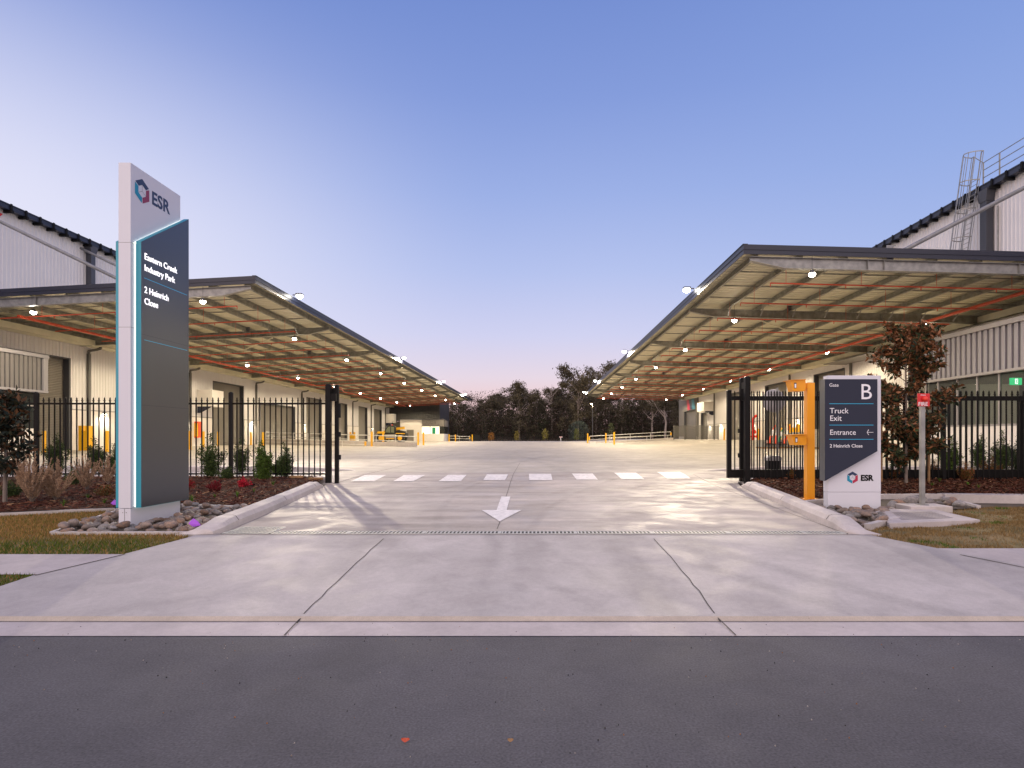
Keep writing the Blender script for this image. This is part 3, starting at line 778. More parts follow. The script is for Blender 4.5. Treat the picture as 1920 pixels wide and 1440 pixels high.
for y in (16, 18.4, 20.8, 23.2, 25.6, 28.0, 30.45): MB().box(XO-.2, XO-.08, y, y+.08, 1.951, 3.82).build('mullion', 'cladding_grey', ol)
fr.box(XO-.2, XO-.07, 14, 30.6, 3.1, 3.16).build('transom', 'cladding_grey', ol)

# ---- right warehouse
XR = 23.35; ZR = 14.5
RD = [(31.0,37.0,6.7),(44.6,49.7,6.8),(55.1,60.4,6.8),(66.8,71.9,6.8),(80.9,84.2,5.0)]
wr = thing('warehouse', 'tall white corrugated warehouse on the right of the yard, with a caged roof ladder', 'warehouse')
wall_x(wr, XR, -1, 8.0, 85.2, ZR-.25, RD)
for d in RD: roller_door_x(wr, XR, -1, *d)
wall_x(wr, XR-.05, -1, 85.2, 97.0, ZR-.25, [(86.6,93.6,5.65)], zdado=1.6, clad='cladding_mid')
roller_door_x(wr, XR-.05, -1, 86.6, 93.6, 5.65)
eaves(wr, XR, -1, 8.0, 97.0, ZR)
MB().prism([(XR-.09, ZR-.2), (XR+.1, ZR+.02), (XR+40, ZR+2.2), (XR+40, ZR+2.0)], 'y', 8.0, 97.0).build('roof', 'cladding_grey', wr, fix=True)
MB().box(XR+.15, XR+40, 8.0, 8.2, 0, ZR-.1).build('end_wall', 'cladding', wr)
MB().box(XR+.1, XR+40, 96.8, 97.0, 0, ZR-.1).build('end_wall', 'cladding_mid', wr)
for y in (32.5, 43.6, 54.2, 65.5, 77.4, 85.3): downpipe_x(wr, XR, -1, y, ZR, 7.75)
mb = MB(); y = 30.2; mb.box(XR-.45, XR-.08, y-.22, y+.22, 7.9, ZR-.9)
mb.hexa([(XR-.48,y-.24,ZR-.899),(XR-.06,y-.24,ZR-.899),(XR-.06,y+.24,ZR-.899),(XR-.48,y+.24,ZR-.899),(XR-.54,y-.4,ZR-.3),(XR-.06,y-.4,ZR-.3),(XR-.06,y+.4,ZR-.3),(XR-.54,y+.4,ZR-.3)])
mb.build('rainwater_head', 'trim_dark', wr)
MB().tube((XR-.12, y-.55, 7.9), (XR-.12, y-.55, 13.2), .04, 8).build('conduit', 'galv', wr)
number_box(wr, XR, -1, 78.0, 5.0, 6.25, 3.4, 1.3, '24')
for i, (c, a) in enumerate((('logo_teal', 0), ('navy', 2.6), ('logo_red', 5.2))):     # slanted colour stripes above the far door
    MB().prism([(86.3+a*.55+.6,5.72),(86.3+(a+2.6)*.55+.6,5.72),(87.4+(a+2.6)*.55+.6,8.0),(87.4+a*.55+.6,8.0)], 'x', XR-.10, XR-.083).build('painted_stripe', c, wr)
MB().box(XR-1.7, XR-.02, 18.0, 44.5, 7.0, 7.05).build('soffit', 'cladding_mid', wr)
# caged ladder
cl_ = thing('roof_ladder', 'galvanised caged ladder leaning against the upper wall of the right warehouse', 'ladder')
yl = 30.9
def lp(t, dx=0, dy=0): return (XR-1.35+1.15*t+dx, yl+dy, 8.15+(ZR+1.9-8.15)*t)
for dy in (-.27, .27): MB().bar(lp(0,0,dy), lp(1,0,dy), .06, .03).build('stringer', 'galv', cl_)
r_ = MB(); n = 28
for i in range(1, n): t = i/n*.86; r_.tube(lp(t,0,-.27), lp(t,0,.27), .014, 6)
r_.build('rungs', 'galv', cl_)
c_ = MB()
hoops = (.28, .46, .64, .82, 1.0)
angs = [R(90+ a) for a in range(0, 181, 30)]
for t in hoops:
    pts = [lp(t, .72*math.cos(a), .42*math.sin(a)) if True else 0 for a in angs]
    pts = [lp(t, 0, .27)]+pts+[lp(t, 0, -.27)]
    for a, b in zip(pts, pts[1:]): c_.bar(a, b, .012, .05)
for a in angs[::1]:
    c_.bar(lp(.28, .72*math.cos(a), .42*math.sin(a)), lp(1.0, .72*math.cos(a), .42*math.sin(a)), .04, .012)
c_.build('safety_cage', 'galv', cl_)
hr = thing('roof_handrail', 'galvanised guard rail along the roof edge next to the top of the ladder', 'handrail')
r_ = MB()
for z in (.35, .75, 1.15, 1.55): r_.tube((XR+.25, 22, ZR+z), (XR+.25, yl+.2, ZR+z), .022, 6)
for y in (22, 24, 26, 28, 30, yl+.2): r_.bar((XR+.25, y, ZR), (XR+.25, y, ZR+1.55), .05, .05)
r_.path([(XR+.25, yl+.2, ZR+1.55), lp(1.0, 0, .27)], .02); r_.build('rails', 'galv', hr)
# office pod right, with a lit room behind glass
orr = thing('office_pod', 'office pod with wide windows and ribbed grey parapet at the right, behind the black fence', 'office')
XP = 17.2; YE = 26.2
boards(orr, XP, -1, 14.0, YE, 4.001, 5.619, .29, .17, 'coping_grey')
MB().box(XP+.005, XR-.1, 8.0, YE-.01, 4.0, 5.60).build('parapet_core', 'cladding_grey2', orr)
MB().box(XP-.14, XR-.1, 7.95, YE+.05, 5.62, 5.80).build('coping', 'cladding_grey', orr)
MB().box(XP-.10, XR-.1, 7.95, YE+.03, 3.90, 4.0).build('soffit_trim', 'cladding_grey', orr)
MB().box(XP+.05, XP+.2, 8.0, YE, 0, 1.93).build('base_wall', 'precast', orr)
MB().box(XP+.2, XR-.1, YE-.15, YE, 0, 3.9).build('end_wall', 'precast', orr)
MB().box(XP+.03, XP+.22, 8.0, YE, 1.931, 2.0).build('sill', 'cladding_grey', orr)
mb = MB()
for y in (8.5,10.6,12.7,14.8,16.9,18.9,20.75,21.95,23.05,24.15,25.3,YE-.09): MB().box(XP+.06, XP+.16, y, y+.07, 2.0, 3.9).build('mullion', 'cladding_grey', orr)
MB().box(XP+.10, XP+.112, 8.0, YE-.1, 2.0, 3.9).build('window', 'glass', orr)
MB().box(XP+.2, XR-.1, 8.0, YE-.15, .55, .75).build('floor', 'yard_concrete', orr)
MB().box(XP+.201, XR-.1, 8.0, YE-.15, 3.86, 3.899).build('ceiling', 'trim_dark', orr)
MB().box(XR-.6, XR-.5, 22.6, YE-.15, .75, 3.3).build('partition', 'cladding', orr); MB().box(XR-.45, XR-.35, 8.0, YE-.15, .75, 3.86).build('partition', 'cladding_mid', orr)
mb = MB()
for y in (19.4, 21.4, 23.4): MB().box(XP+2.4, XP+2.6, y, y+.5, .75, 3.85).build('column', 'trim_dark', orr)
tb = thing('table', 'table with an orange chair seen through the right office window', 'table', (XP+3, 22.4, .75))
MB().box(-.8, .8, -.5, .5, .70, .74).build('table_top', 'timber', tb); mb = MB()
for a in (-.7, .7):
    for b in (-.4, .4): mb.box(a-.02, a+.02, b-.02, b+.02, 0, .70)
mb.build('leg', 'trim_dark', tb)
lamp('office_lamp', 'POINT', (XP+3.2, 22.5, 3.5), 60, (1, .93, .62), orr, size=.3)
lamp('office_lamp', 'POINT', (XP+3.2, 17.5, 3.5), 35, (1, .93, .62), orr, size=.3)
ex = thing('exit_sign', 'green illuminated running-man exit sign behind the right office window', 'exit sign')
yx = 21.7; zx = Z_(715, 21.7)
MB().box(XP+.28, XP+.70, yx, yx+.06, zx-.13, zx+.13).build('housing', 'exit_green', ex)
MB().box(XP+.44, XP+.55, yx-.004, yx, zx-.10, zx+.10).build('pictogram_field', 'exit_white', ex)
mb = MB(); c = XP+.495
mb.bar((c-.02,yx-.008,zx-.08),(c,yx-.008,zx), .004, .015).bar((c,yx-.008,zx),(c+.035,yx-.008,zx-.05), .004, .015).bar((c,yx-.008,zx),(c+.01,yx-.008,zx+.05), .004, .02).bar((c-.03,yx-.008,zx+.03),(c+.04,yx-.008,zx+.02), .004, .012)
mb.tube((c+.015,yx-.010,zx+.075),(c+.015,yx-.006,zx+.075), .015).build('running_figure', 'exit_green', ex)

# ---- wing and office at the far left end of the yard
wg = thing('warehouse_wing', 'dark grey warehouse wing closing the far left end of the yard', 'warehouse')
mb = MB(); corrugated_y(mb, 113.1, -26.3, -19.0, 0, 9.0, .3); corrugated_y(mb, 113.1, -29.0, -26.3, 4.6, 9.0, .3); corrugated_y(mb, 113.1, -29.0, -28.4, 0, 4.6, .3)
mb.box(-19.02, -18.98, 113.1, 125, 0, 9); mb.box(-29, -19, 113.2, 125, 8.9, 9.0).build('wall', 'cladding_dark_and_shade', wg)
mb = MB(); n = 36
pr = []
for i in range(n): pr += [(.6+4.0*i/n, 0), (.6+4.0*(i+.5)/n, .03)]
for z, d in pr: mb.v += [(-28.4, 113.5-d, z), (-26.3, 113.5-d, z)]
for i in range(len(pr)-1): a = 2*i; mb.f.append((a, a+1, a+3, a+2))
mb.build('roller_door', 'door_grey', wg)
of = thing('gatehouse_office', 'small white office block with lit windows under the far end of the left canopy', 'office')
MB().box(-25.4, -21.42, 108, 113.0, .3, 4.75).build('wall', 'precast', of)
mb = MB(); corrugated_y(mb, 107.95, -21.4, -18.2, 3.55, 4.75, .3, .06); mb.box(-18.2, -17.3, 107.93, 108.4, 3.55, 4.75).box(-21.4, -17.3, 108.0, 113.0, 3.5, 4.74).build('parapet', 'cladding_mid', of)
MB().box(-21.4, -17.35, 107.9, 113, .3, 2.15).build('base_wall', 'precast', of)
MB().box(-21.4, -19.95, 108.1, 108.15, 2.151, 3.5).build('window', 'window_lit', of)
MB().box(-19.85, -18.2, 108.1, 108.15, 2.151, 3.5).build('window', 'window_lit', of)
MB().box(-19.5, -18.9, 108.0, 108.05, 2.151, 3.3).build('door', 'cone_green', of)
MB().box(-18.15, -17.36, 108.1, 113, 2.151, 3.5).build('corner_glazing', 'dark_glass', of)
MB().box(-25.5, -17.2, 107.85, 113.05, 4.75, 4.9).build('coping', 'trim_dark', of)
MB().box(-24.2, -22.9, 107.96, 107.99, .6, 2.9).build('door', 'door_grey', of)

# ================================================================== CANOPIES
def canopy(s, xe, xw, ze, slope, y0, y1, rafters, label, zf, ties, first):
    """s=-1 left / +1 right; xe, xw distances of free edge and wall; ze = top of sheet at the free edge"""
    t = thing('loading_canopy', label, 'canopy')
    def X(a): return s*a
    def zt(a): return ze-slope*(a-xe)
    # roof sheet, ribs running down the slope
    mb = MB(); n = round((y1-y0)/.38); ys = []
    for i in range(n): a = y0+(y1-y0)*i/n; p = (y1-y0)/n; ys += [(a,0),(a+p*.55,0),(a+p*.65,.045),(a+p*.9,.045)]
    ys.append((y1, 0))
    for y, d in ys: mb.v += [(X(xe), y, zt(xe)+d), (X(xw), y, zt(xw)+d)]
    for i in range(len(ys)-1): a = 2*i; mb.f.append((a, a+1, a+3, a+2))
    mb.build('roof_sheet', 'roof_sheet', t, fix=True)
    # purlins
    a = xe+.55
    cnt = 0
    while a < xw-.3:
        mb = MB(); z = zt(a)-.012; x = X(a)
        mb.box(x-.012, x+.012, y0+.15, y1-.1, z-.25, z-.002)
        mb.box(min(x+.0121, x+.09), max(x+.0121, x+.09), y0+.15, y1-.1, z-.02, z-.004)
        mb.box(x-.09, x-.0121, y0+.15, y1-.1, z-.25, z-.232)
        mb.build('purlin', 'canopy_steel', t); a += 1.63; cnt += 1
    # bridging straps between purlins
    y = rafters[0]
    for ra, rb in zip(rafters, rafters[1:]):
        for k in (1, 2, 3):
            mb = MB()
            y = ra+(rb-ra)*k/4
            a = xe+.60
            while a+1.55 < xw-.2:
                mb.bar((X(a+.05), y, zt(a)-.18), (X(a+1.53), y, zt(a+1.5)-.18), .035, .05); a += 1.63
            mb.build('bridging', 'canopy_steel', t)
    # rafters with tapered tips
    for ri, y in enumerate(rafters):
        e = xe+.25; zb = lambda a: zt(a)-.262
        mb = MB(); H = .38; tap = 1.25
        P_ = lambda a, dz, yy: (X(a), yy, zb(a)+dz)
        for w0, w1, d0, d1 in ((-.11,.11,-.016,0),):
            mb.hexa([P_(e,-.016,y-.11),P_(e,-.016,y+.11),P_(xw,-.016,y+.11),P_(xw,-.016,y-.11),P_(e,0,y-.11),P_(e,0,y+.11),P_(xw,0,y+.11),P_(xw,0,y-.11)])
        mb.hexa([P_(e,-.14,y-.008),P_(e,-.14,y+.008),P_(e+tap,-H,y+.008),P_(e+tap,-H,y-.008),P_(e,-.016,y-.008),P_(e,-.016,y+.008),P_(e+tap,-.016,y+.008),P_(e+tap,-.016,y-.008)])
        mb.hexa([P_(e+tap,-H,y-.008),P_(e+tap,-H,y+.008),P_(xw,-H,y+.008),P_(xw,-H,y-.008),P_(e+tap,-.016,y-.008),P_(e+tap,-.016,y+.008),P_(xw,-.016,y+.008),P_(xw,-.016,y-.008)])
        mb.hexa([P_(e,-.156,y-.11),P_(e,-.156,y+.11),P_(e+tap,-H-.016,y+.11),P_(e+tap,-H-.016,y-.11),P_(e,-.14,y-.11),P_(e,-.14,y+.11),P_(e+tap,-H,y+.11),P_(e+tap,-H,y-.11)])
        mb.hexa([P_(e+tap,-H-.016,y-.11),P_(e+tap,-H-.016,y+.11),P_(xw,-H-.016,y+.11),P_(xw,-H-.016,y-.11),P_(e+tap,-H,y-.11),P_(e+tap,-H,y+.11),P_(xw,-H,y+.11),P_(xw,-H,y-.11)])
        # web stiffeners and the tie cleat
        for a in (xe+4.5, xe+5.1, xe+10):
            mb.hexa([P_(a,-H,y-.10),P_(a,-H,y+.10),P_(a+.015,-H,y+.10),P_(a+.015,-H,y-.10),P_(a,-.016,y-.10),P_(a,-.016,y+.10),P_(a+.015,-.016,y+.10),P_(a+.015,-.016,y-.10)])
        rf = mb.build('rafter', 'canopy_steel' if ri else 'galv', t, fix=True)
        a = xe+.55
        while a < xw-.5:
            if ri > 0 and a > xe+1.6: MB().bar((X(a+.02), y-.12, zt(a)-.25-H*.9), (X(a+.02), y-.55, zt(a)-.22), .05, .012).build('fly_brace', 'galv', rf)
            a += 1.63
        if ties:
            # raking tie tube from the warehouse wall down to the rafter
            aw = xe+5.35
            MB().tube((X(xw-.02), y, ties), (X(aw), y, zt(aw)-.15), .078, 12).build('tie_tube', 'galv_dull', rf)
            MB().box(X(aw)-.12, X(aw)+.12, y-.02, y+.02, zt(aw)-.3, zt(aw)+.3).build('tie_cleat', 'galv_dull', rf)
    # fascias
    fa = MB(); x = X(xe); h = .36
    fa.box(min(x-s*.035, x-s*.002), max(x-s*.035, x-s*.002), y0-.03, y1, zt(xe)-.21, zt(xe)+.14)
    fa.box(min(x-s*.06, x-s*.0351), max(x-s*.06, x-s*.0351), y0-.03, y1, zt(xe)-.05, zt(xe)-.03)
    fa.box(min(x-s*.06, x+s*.12), max(x-s*.06, x+s*.12), y0-.03, y1, zt(xe)+.141, zt(xe)+.16)
    fa.build('edge_fascia', 'fascia', t)
    fa = MB(); ya, yb = y0-.03, y0
    fa.hexa([(X(xe),ya,zt(xe)-.21),(X(xw),ya,zt(xw)-.21),(X(xw),yb,zt(xw)-.21),(X(xe),yb,zt(xe)-.21),(X(xe),ya,zt(xe)+.14),(X(xw),ya,zt(xw)+.14),(X(xw),yb,zt(xw)+.14),(X(xe),yb,zt(xe)+.14)])
    ya -= .02; yb = y0-.031
    fa.hexa([(X(xe),ya,zt(xe)-.05),(X(xw),ya,zt(xw)-.05),(X(xw),yb,zt(xw)-.05),(X(xe),yb,zt(xe)-.05),(X(xe),ya,zt(xe)-.03),(X(xw),ya,zt(xw)-.03),(X(xw),yb,zt(xw)-.03),(X(xe),yb,zt(xe)-.03)])
    fa.build('front_fascia', 'fascia', t, fix=True)
    # wall gutter
    gx = sorted((X(xw-.05), X(xw-.95)))
    g2 = MB(); g2.box(gx[0], gx[1], y0+.1, y1, zt(xw)-.62, zt(xw)-.60); g2.box(gx[0] if s > 0 else gx[1]-.02, gx[0]+.02 if s > 0 else gx[1], y0+.1, y1, zt(xw)-.60, zt(xw)-.29)
    g2.build('box_gutter', 'roof_sheet', t)
    # diagonal rod brace in the second bay
    MB().tube((X(xe+3.8), rafters[1], zt(xe+3.8)-.75), (X(xe+7.6), rafters[1]+4.3, zt(xe+7.6)-.6), .035, 8).build('brace_rod', 'roof_sheet', t)
    # sprinkler pipework hangs below: a thing of its own
    sp = thing('sprinkler_pipework', f'red sprinkler pipes hanging under the {"left" if s < 0 else "right"} canopy', 'pipework')
    xm = xe+(11.7 if s < 0 else 11.85); zm = EYE+(.233 if s < 0 else .298)*xm
    yend = 64.6 if s < 0 else 80
    ys0 = 27.7 if s < 0 else 15.0
    mb = MB(); mb.tube((X(xm), max(ys0, y0), zm), (X(xm), yend, zm), .075, 10)
    if s < 0: mb.path([(X(xm), yend, zm), (X(xm-1.0), yend, zm-.02), (X(xm-1.5), yend+4, zm), (X(xm-.2), yend+9, zm), (X(xm-.2), 108, zm)], .06, 8)
    mb.build('main_pipe', 'red_pipe', sp)
    y = rafters[0]+1.2
    if s > 0: y = 22.6
    while y < y1-2:
        zp = lambda a: zt(a)-.85
        mb = MB(); mb.tube((X(xe+1.5), y, zp(xe+1.5)), (X(xm+1.2), y, zp(xm+1.2)), .028, 6)
        mb.tube((X(xm), y, zm), (X(xm), y, zp(xm)), .035, 6)
        a = xe+1.5
        while a < xm+1: mb.tube((X(a), y, zp(a)), (X(a), y, zp(a)-.13), .018, 6); mb.tube((X(a+.6), y, zp(a+.6)), (X(a+.6), y, zt(a+.6)-.05), .008, 4); a += 2.9
        mb.build('branch_pipe', 'red_pipe', sp); y += 3.33
    return t, zt
rl = [26.75+10*i for i in range(9)]; rr_ = [21.35]+[29.9+10*i for i in range(7)]
canL, zLf = canopy(-1, 12.84, 28.68, 8.68, .052, 26.6, 113.0, rl, 'long flat loading canopy cantilevered from the left warehouse', None, 13.35, True)
canR, zRf = canopy(1, 7.45, 23.33, 8.33, .026, 21.2, 92.0, rr_, 'long flat loading canopy cantilevered from the right warehouse', None, 13.5, True)

# ------------------------------------------------------------------ lamps under the canopies
def downlight():
    t = thing('canopy_light', 'x', 'lamp', (0,0,0))
    MB().tube((0,0,.12),(0,0,.02), .06, 16, .10).tube((0,0,.02),(0,0,0), .11, 16).build('housing', 'trim_dark', t, smooth=False)
    MB().tube((0,0,-.004),(0,0,-.07), .115, 16, .11).tube((0,0,-.0701),(0,0,-.12), .11, 16, .05).build('lens', 'lamp_face', t)
    MB().tube((0,0,.10),(0,0,.75), .008, 5).build('hanger', 'trim_dark', t)
    lamp('canopy_light_lamp', 'SPOT', (0,0,-.14), 1350, (1.0, .83, .55), t, (0,0,0), .14, 170, .25)
    return t
dl = downlight(); used = False
def put_down(x, y, z, label, grp):
    global used
    o = dl if not used else copy_tree(dl); used = True
    o.location = (x, y, z); tag(o, label, 'lamp', grp)
for i in range(9): put_down(-15.2, 26.6+10*i, 7.68, f'round downlight under the left canopy near its open edge, {ordn[i]} from the street', 'downlights under the left canopy by its open edge')
for i in range(9): put_down(-23.4, 27.2+10*i, 7.32, f'round downlight under the left canopy near the warehouse wall, {ordn[i]} from the street', 'downlights under the left canopy by the wall')
for i in range(8): put_down(9.9, 21.2+(8.4 if i else 0)+9.9*max(0, i-1), 7.42, f'round downlight under the right canopy near its open edge, {ordn[i]} from the street', 'downlights under the right canopy by its open edge')
for i in range(7): put_down(19.8, 30.1+10.1*i, 7.35, f'round downlight under the right canopy near the warehouse wall, {ordn[i]} from the street', 'downlights under the right canopy by the wall')
def flood(power):
    t = thing('floodlight', 'x', 'floodlight')
    MB().bar((0,0,0),(.22,0,0), .05, .05).build('bracket', 'trim_dark', t)
    MB().box(.2, .52, -.16, .16, -.02, .06).build('housing', 'trim_dark', t)
    MB().tube((.36,0,-.021),(.36,0,-.10), .17, 20, .165).tube((.36,0,-.1001),(.36,0,-.19), .165, 20, .07).build('lens', 'flood_face', t)
    lamp('floodlight_lamp', 'SPOT', (.36,0,-.22), power, (1.0, .80, .54), t, (0, R(10), 0), .10, 176, .12)
    return t
fl0 = flood(2600); first = True
for i, y in enumerate((30.7, 54.6, 77.5, 100.6)):
    o = fl0 if i == 0 else copy_tree(fl0); o.location = (-12.84, y, 8.95)
    tag(o, f'bright floodlight on the edge of the left canopy, {ordn[i]} from the street', 'floodlight', 'floodlights along the left canopy edge')
for i, y in enumerate((28.0, 48.2, 73.0, 91.0)):
    o = copy_tree(fl0); o.location = (7.45, y, 8.6); o.rotation_euler = (0, 0, R(180))
    tag(o, f'bright floodlight on the edge of the right canopy, {ordn[i]} from the street', 'floodlight', 'floodlights along the right canopy edge')
for i, (y, z) in enumerate(((38.6,3.05),(47.5,3.05),(58.6,3.05),(71.6,3.05),(100.6,3.05))): wall_light(XL+.05, 1, y, z, f'small wall light on the white base of the left warehouse, {ordn[i]} from the street')
for i, y in enumerate((43.0, 52.6, 63.5, 74.6, 79.5)): wall_light(XR-.05, -1, y, 3.1, f'small wall light on the white base of the right warehouse, {ordn[i]} from the street')

# the two floodlights nearest the street are the strongest and face the gateway
for o in [q for q in COL.objects if q.name.startswith('floodlight') and q.type == 'EMPTY']:
    if o.location.y < 32:
        l = [c for c in o.children if c.type == 'LIGHT'][0]; l.data = l.data.copy(); l.data.energy = 12500 if o.location.x < 0 else 11000; l.data.spot_size = R(80 if o.location.x < 0 else 50); l.data.spot_blend = 1.0; l.data.color = (1, .84, .62); l.data.shadow_soft_size = .12
        w = Vector((o.location.x+(.36 if o.location.x < 0 else -.36), o.location.y, o.location.z-.22)); d = Vector((-1.0 if o.location.x < 0 else 4.4, 8.0, .6))-w
        q = d.to_track_quat('-Z', 'Y'); l.rotation_euler = (Matrix.Rotation(-o.rotation_euler.z, 3, 'Z') @ q.to_matrix()).to_euler()
mb = MB(); corrugated_x(mb, XR-.05, 8.0, 30.9, 5.85, 7.95, -1, .25, .03); mb.build('shade_panel', 'cladding_dark_and_shade', wr)  # lattice shade on the wall, put in as a dark ribbed sheet
# ================================================================== SIGNS
def hexlogo(parent, mtx, r, cols=('navy','logo_teal','logo_red')):
    def P(a, q): return (q*math.cos(R(a)), q*math.sin(R(a)), 0)
    def lerp(a, b, t): return tuple(a[i]+(b[i]-a[i])*t for i in range(3))
    lg = bpy.data.objects.new('emblem', bpy.data.meshes.new('emblem')); COL.objects.link(lg); lg.parent = parent; lg.matrix_local = mtx
    segs = [(150, 90, 30), (270, 210, 150), (30, 330, 270)]
    vs, fs, mi = [], [], []
    for k, (a, b, c) in enumerate(segs):
        g_ = .05
        oa, ob, oc = P(a, r), P(b, r), P(c, r); ia, ib, ic = P(a, r*.52), P(b, r*.52), P(c, r*.52)
        oa2, oc2 = lerp(oa, ob, g_), lerp(oc, ob, g_); ia2, ic2 = lerp(ia, ib, g_), lerp(ic, ib, g_)
        n = len(vs); vs += [oa2, ob, oc2, ic2, ib, ia2]; fs += [(n+5, n+4, n+1, n), (n+4, n+3, n+2, n+1)]; mi += [k, k]
    for a in (90-0, 210, 330):      # thin lines of the cube in the middle
        d = P(a, r*.50); w = r*.012; px_, py_ = -math.sin(R(a))*w, math.cos(R(a))*w
        n = len(vs); vs += [(px_, py_, 0), (-px_, -py_, 0), (d[0]-px_, d[1]-py_, 0), (d[0]+px_, d[1]+py_, 0)]; fs.append((n, n+1, n+2, n+3)); mi.append(0)
    me = lg.data; me.from_pydata(vs, [], fs); [me.materials.append(MATS[c]) for c in cols]
    bm = bmesh.new(); bm.from_mesh(me); bm.faces.ensure_lookup_table()
    for f, m_ in zip(bm.faces, mi):
        f.material_index = m_
        f.normal_update()
        if f.normal.z < 0: f.normal_flip()
    bm.to_mesh(me); bm.free(); return lg

# ---- tall totem, its written face turned to the driveway (+X)
tt = thing('totem_sign', 'tall white and charcoal totem sign with glowing edges, standing in river rocks', 'sign')
bx0, bx1, by0, by1 = -5.795, -5.626, 8.10, 9.225
MB().box(bx0, bx1, by0, by1, .52, 5.295).build('body', 'sign_white', tt, bevel=.003)
MB().box(bx0+.002, bx1-.002, by0+.002, by1-.002, .15, .514).build('plinth', 'sign_white', tt, bevel=.002)
mb = MB()
for z in (4.19, 3.02): mb.box(bx0-.001, bx1+.001, by0-.001, by0+.3, z, z+.004)
mb.build('panel_seam', 'pipe_grey', tt)
mb = MB(); mb.box((bx0+bx1)/2-.002, (bx0+bx1)/2+.002, by0-.0012, by0+.01, .15, .514)
for z in (.26, .46):
    for x in (bx0+.06, bx1-.06): mb.tube((x, by0-.003, z), (x, by0+.005, z), .005, 8)
mb.build('plinth_fixing', 'pipe_grey', tt)
pz0, pzf, pzr, py0, py1 = .52, 4.23, 4.955, 8.176, 9.29
def panel(xa, xb, face_x, sgn):
    poly = [(py0, pz0), (py1, pz0), (py1, pzr), (py0, pzf)]
    p = MB().prism(poly, 'x', xa, xb).build('edge_frame', 'teal', tt, fix=True)
    q = [(py0+.004, pz0+.004), (py1-.004, pz0+.004), (py1-.004, pzr-.004), (py0+.004, pzf-.002)]
    f = MB().prism(q, 'x', face_x, face_x+sgn*.004).build('sign_face', 'sign_satin', tt, fix=True)
    return f
face = panel(-5.608, -5.534, -5.534, 1); panel(-5.885, -5.815, -5.885, -1)
led = MB(); dz = pzr-pzf; 
for xa, xb in ((bx1+.0005, -5.6085), (-5.8145, bx0-.0005)):
    led.prism([(py0+.004, pz0+.01), (py0+.018, pz0+.01), (py0+.018, pzf-.01), (py0+.004, pzf-.012)], 'x', xa, xb)
    led.prism([(py0+.004, pzf-.011), (py1-.006, pzr-.012), (py1-.006, pzr-.03), (py0+.004, pzf-.03)], 'x', xa, xb)
    led.prism([(py0+.03, pz0+.01), (py1-.08, pz0+.01), (py1-.08, pz0+.022), (py0+.03, pz0+.022)], 'x', xa, xb)
led.build('light_strip', 'led', tt, fix=True)
xf = -5.5285
def tx(body, y, z, size, m='text_lit', off=.0005): return text_obj('lettering', body, size, m, face, frame((xf, y, z), (0,1,0), (0,0,1)), offset=off, extrude=.003)
tx('Eastern Creek', 8.235, 4.005, .128); tx('Industry Park', 8.235, 3.845, .128)
tx('2 Heinrich', 8.235, 3.535, .128); tx('Close', 8.235, 3.375, .128)
for z in (3.735, 2.865): MB().box(-5.5299, -5.5275, 8.235, 9.24, z, z+.008).build('rule_line', 'teal_line', face)
MB().box(-5.5299, -5.529, py0+.01, py1-.01, 2.94, 2.943).build('panel_seam', 'sign_dark', face)
MB().box(-5.5299, -5.529, py0+.01, py1-.01, 1.95, 1.953).build('panel_seam', 'sign_dark', face)
hexlogo(tt, frame((bx1+.002, 8.335, 4.995), (0,1,0), (0,0,1)), .175, ('navy','logo_teal','logo_plum'))
text_obj('lettering', 'ESR', .265, 'navy', tt, frame((bx1+.002, 8.535, 4.905), (0,1,0), (0,0,1)), offset=.007, extrude=.001)

# ---- gate sign
gs = thing('gate_sign', 'white and charcoal sign reading Gate B, Truck Exit, beside the orange intercom post', 'sign')
MB().box(4.967, 5.872, 10.05, 10.22, .564, 2.56).build('body', 'sign_white', gs, bevel=.003)
MB().box(4.969, 5.870, 10.052, 10.218, .2, .560).build('plinth', 'sign_white', gs, bevel=.002)
fx0, fx1, fy = 4.868, 5.758, 9.955
gf = MB().prism([(fx0, .76), (fx1, 1.265), (fx1, 2.487), (fx0, 2.487)], 'y', fy, 10.045).build('sign_face', 'sign_dark', gs, fix=True)
MB().prism([(fx0-.002, .76), (fx0+.003, .76), (fx0+.003, 2.489), (fx0-.002, 2.489)], 'y', fy+.002, 10.14).build('edge_trim', 'sign_satin', gs, fix=True)
def pxs(px, py): return (X_(px, fy), Z_(py, fy))
def tb_(body, px, py, size, m='text_white', off=.0, par=gf, yy=fy):
    x, z = X_(px, yy), Z_(py, yy)
    return text_obj('lettering', body, size, m, par, frame((x, yy-.003, z), (1,0,0), (0,0,1)), offset=off, extrude=.0015)
tb_('Gate', 1554.5, 725, .082); tb_('B', 1612, 748.5, .375, off=.0); tb_('Truck', 1555.5, 775, .131); tb_('Exit', 1555.5, 789, .131)
tb_('Entrance', 1555.5, 815.2, .125); tb_('2 Heinrich Close', 1555.5, 839, .081, off=.0005)
for py in (757, 797, 823.7):
    x0, z = pxs(1555, py); x1, _ = pxs(1637.5, py); MB().box(x0, x1, fy-.004, fy-.0005, z-.004, z+.004).build('rule_line', 'teal_line', gf)
x0, z = pxs(1625.5, 810.6); x1, _ = pxs(1637.4, 810.6)
MB().bar((x0, fy-.002, z), (x1, fy-.002, z), .003, .007).bar((x0, fy-.002, z), (x0+.03, fy-.002, z+.045), .003, .008).bar((x0, fy-.002, z), (x0+.03, fy-.002, z-.045), .003, .008).build('arrow', 'text_white', gf)
hexlogo(gs, frame((X_(1598.3, 10.05), 10.047, Z_(895.5, 10.05)), (1,0,0), (0,0,1)), .105)
tb_('ESR', 1613.5, 901, .136, 'black', .006, gs, 10.05)

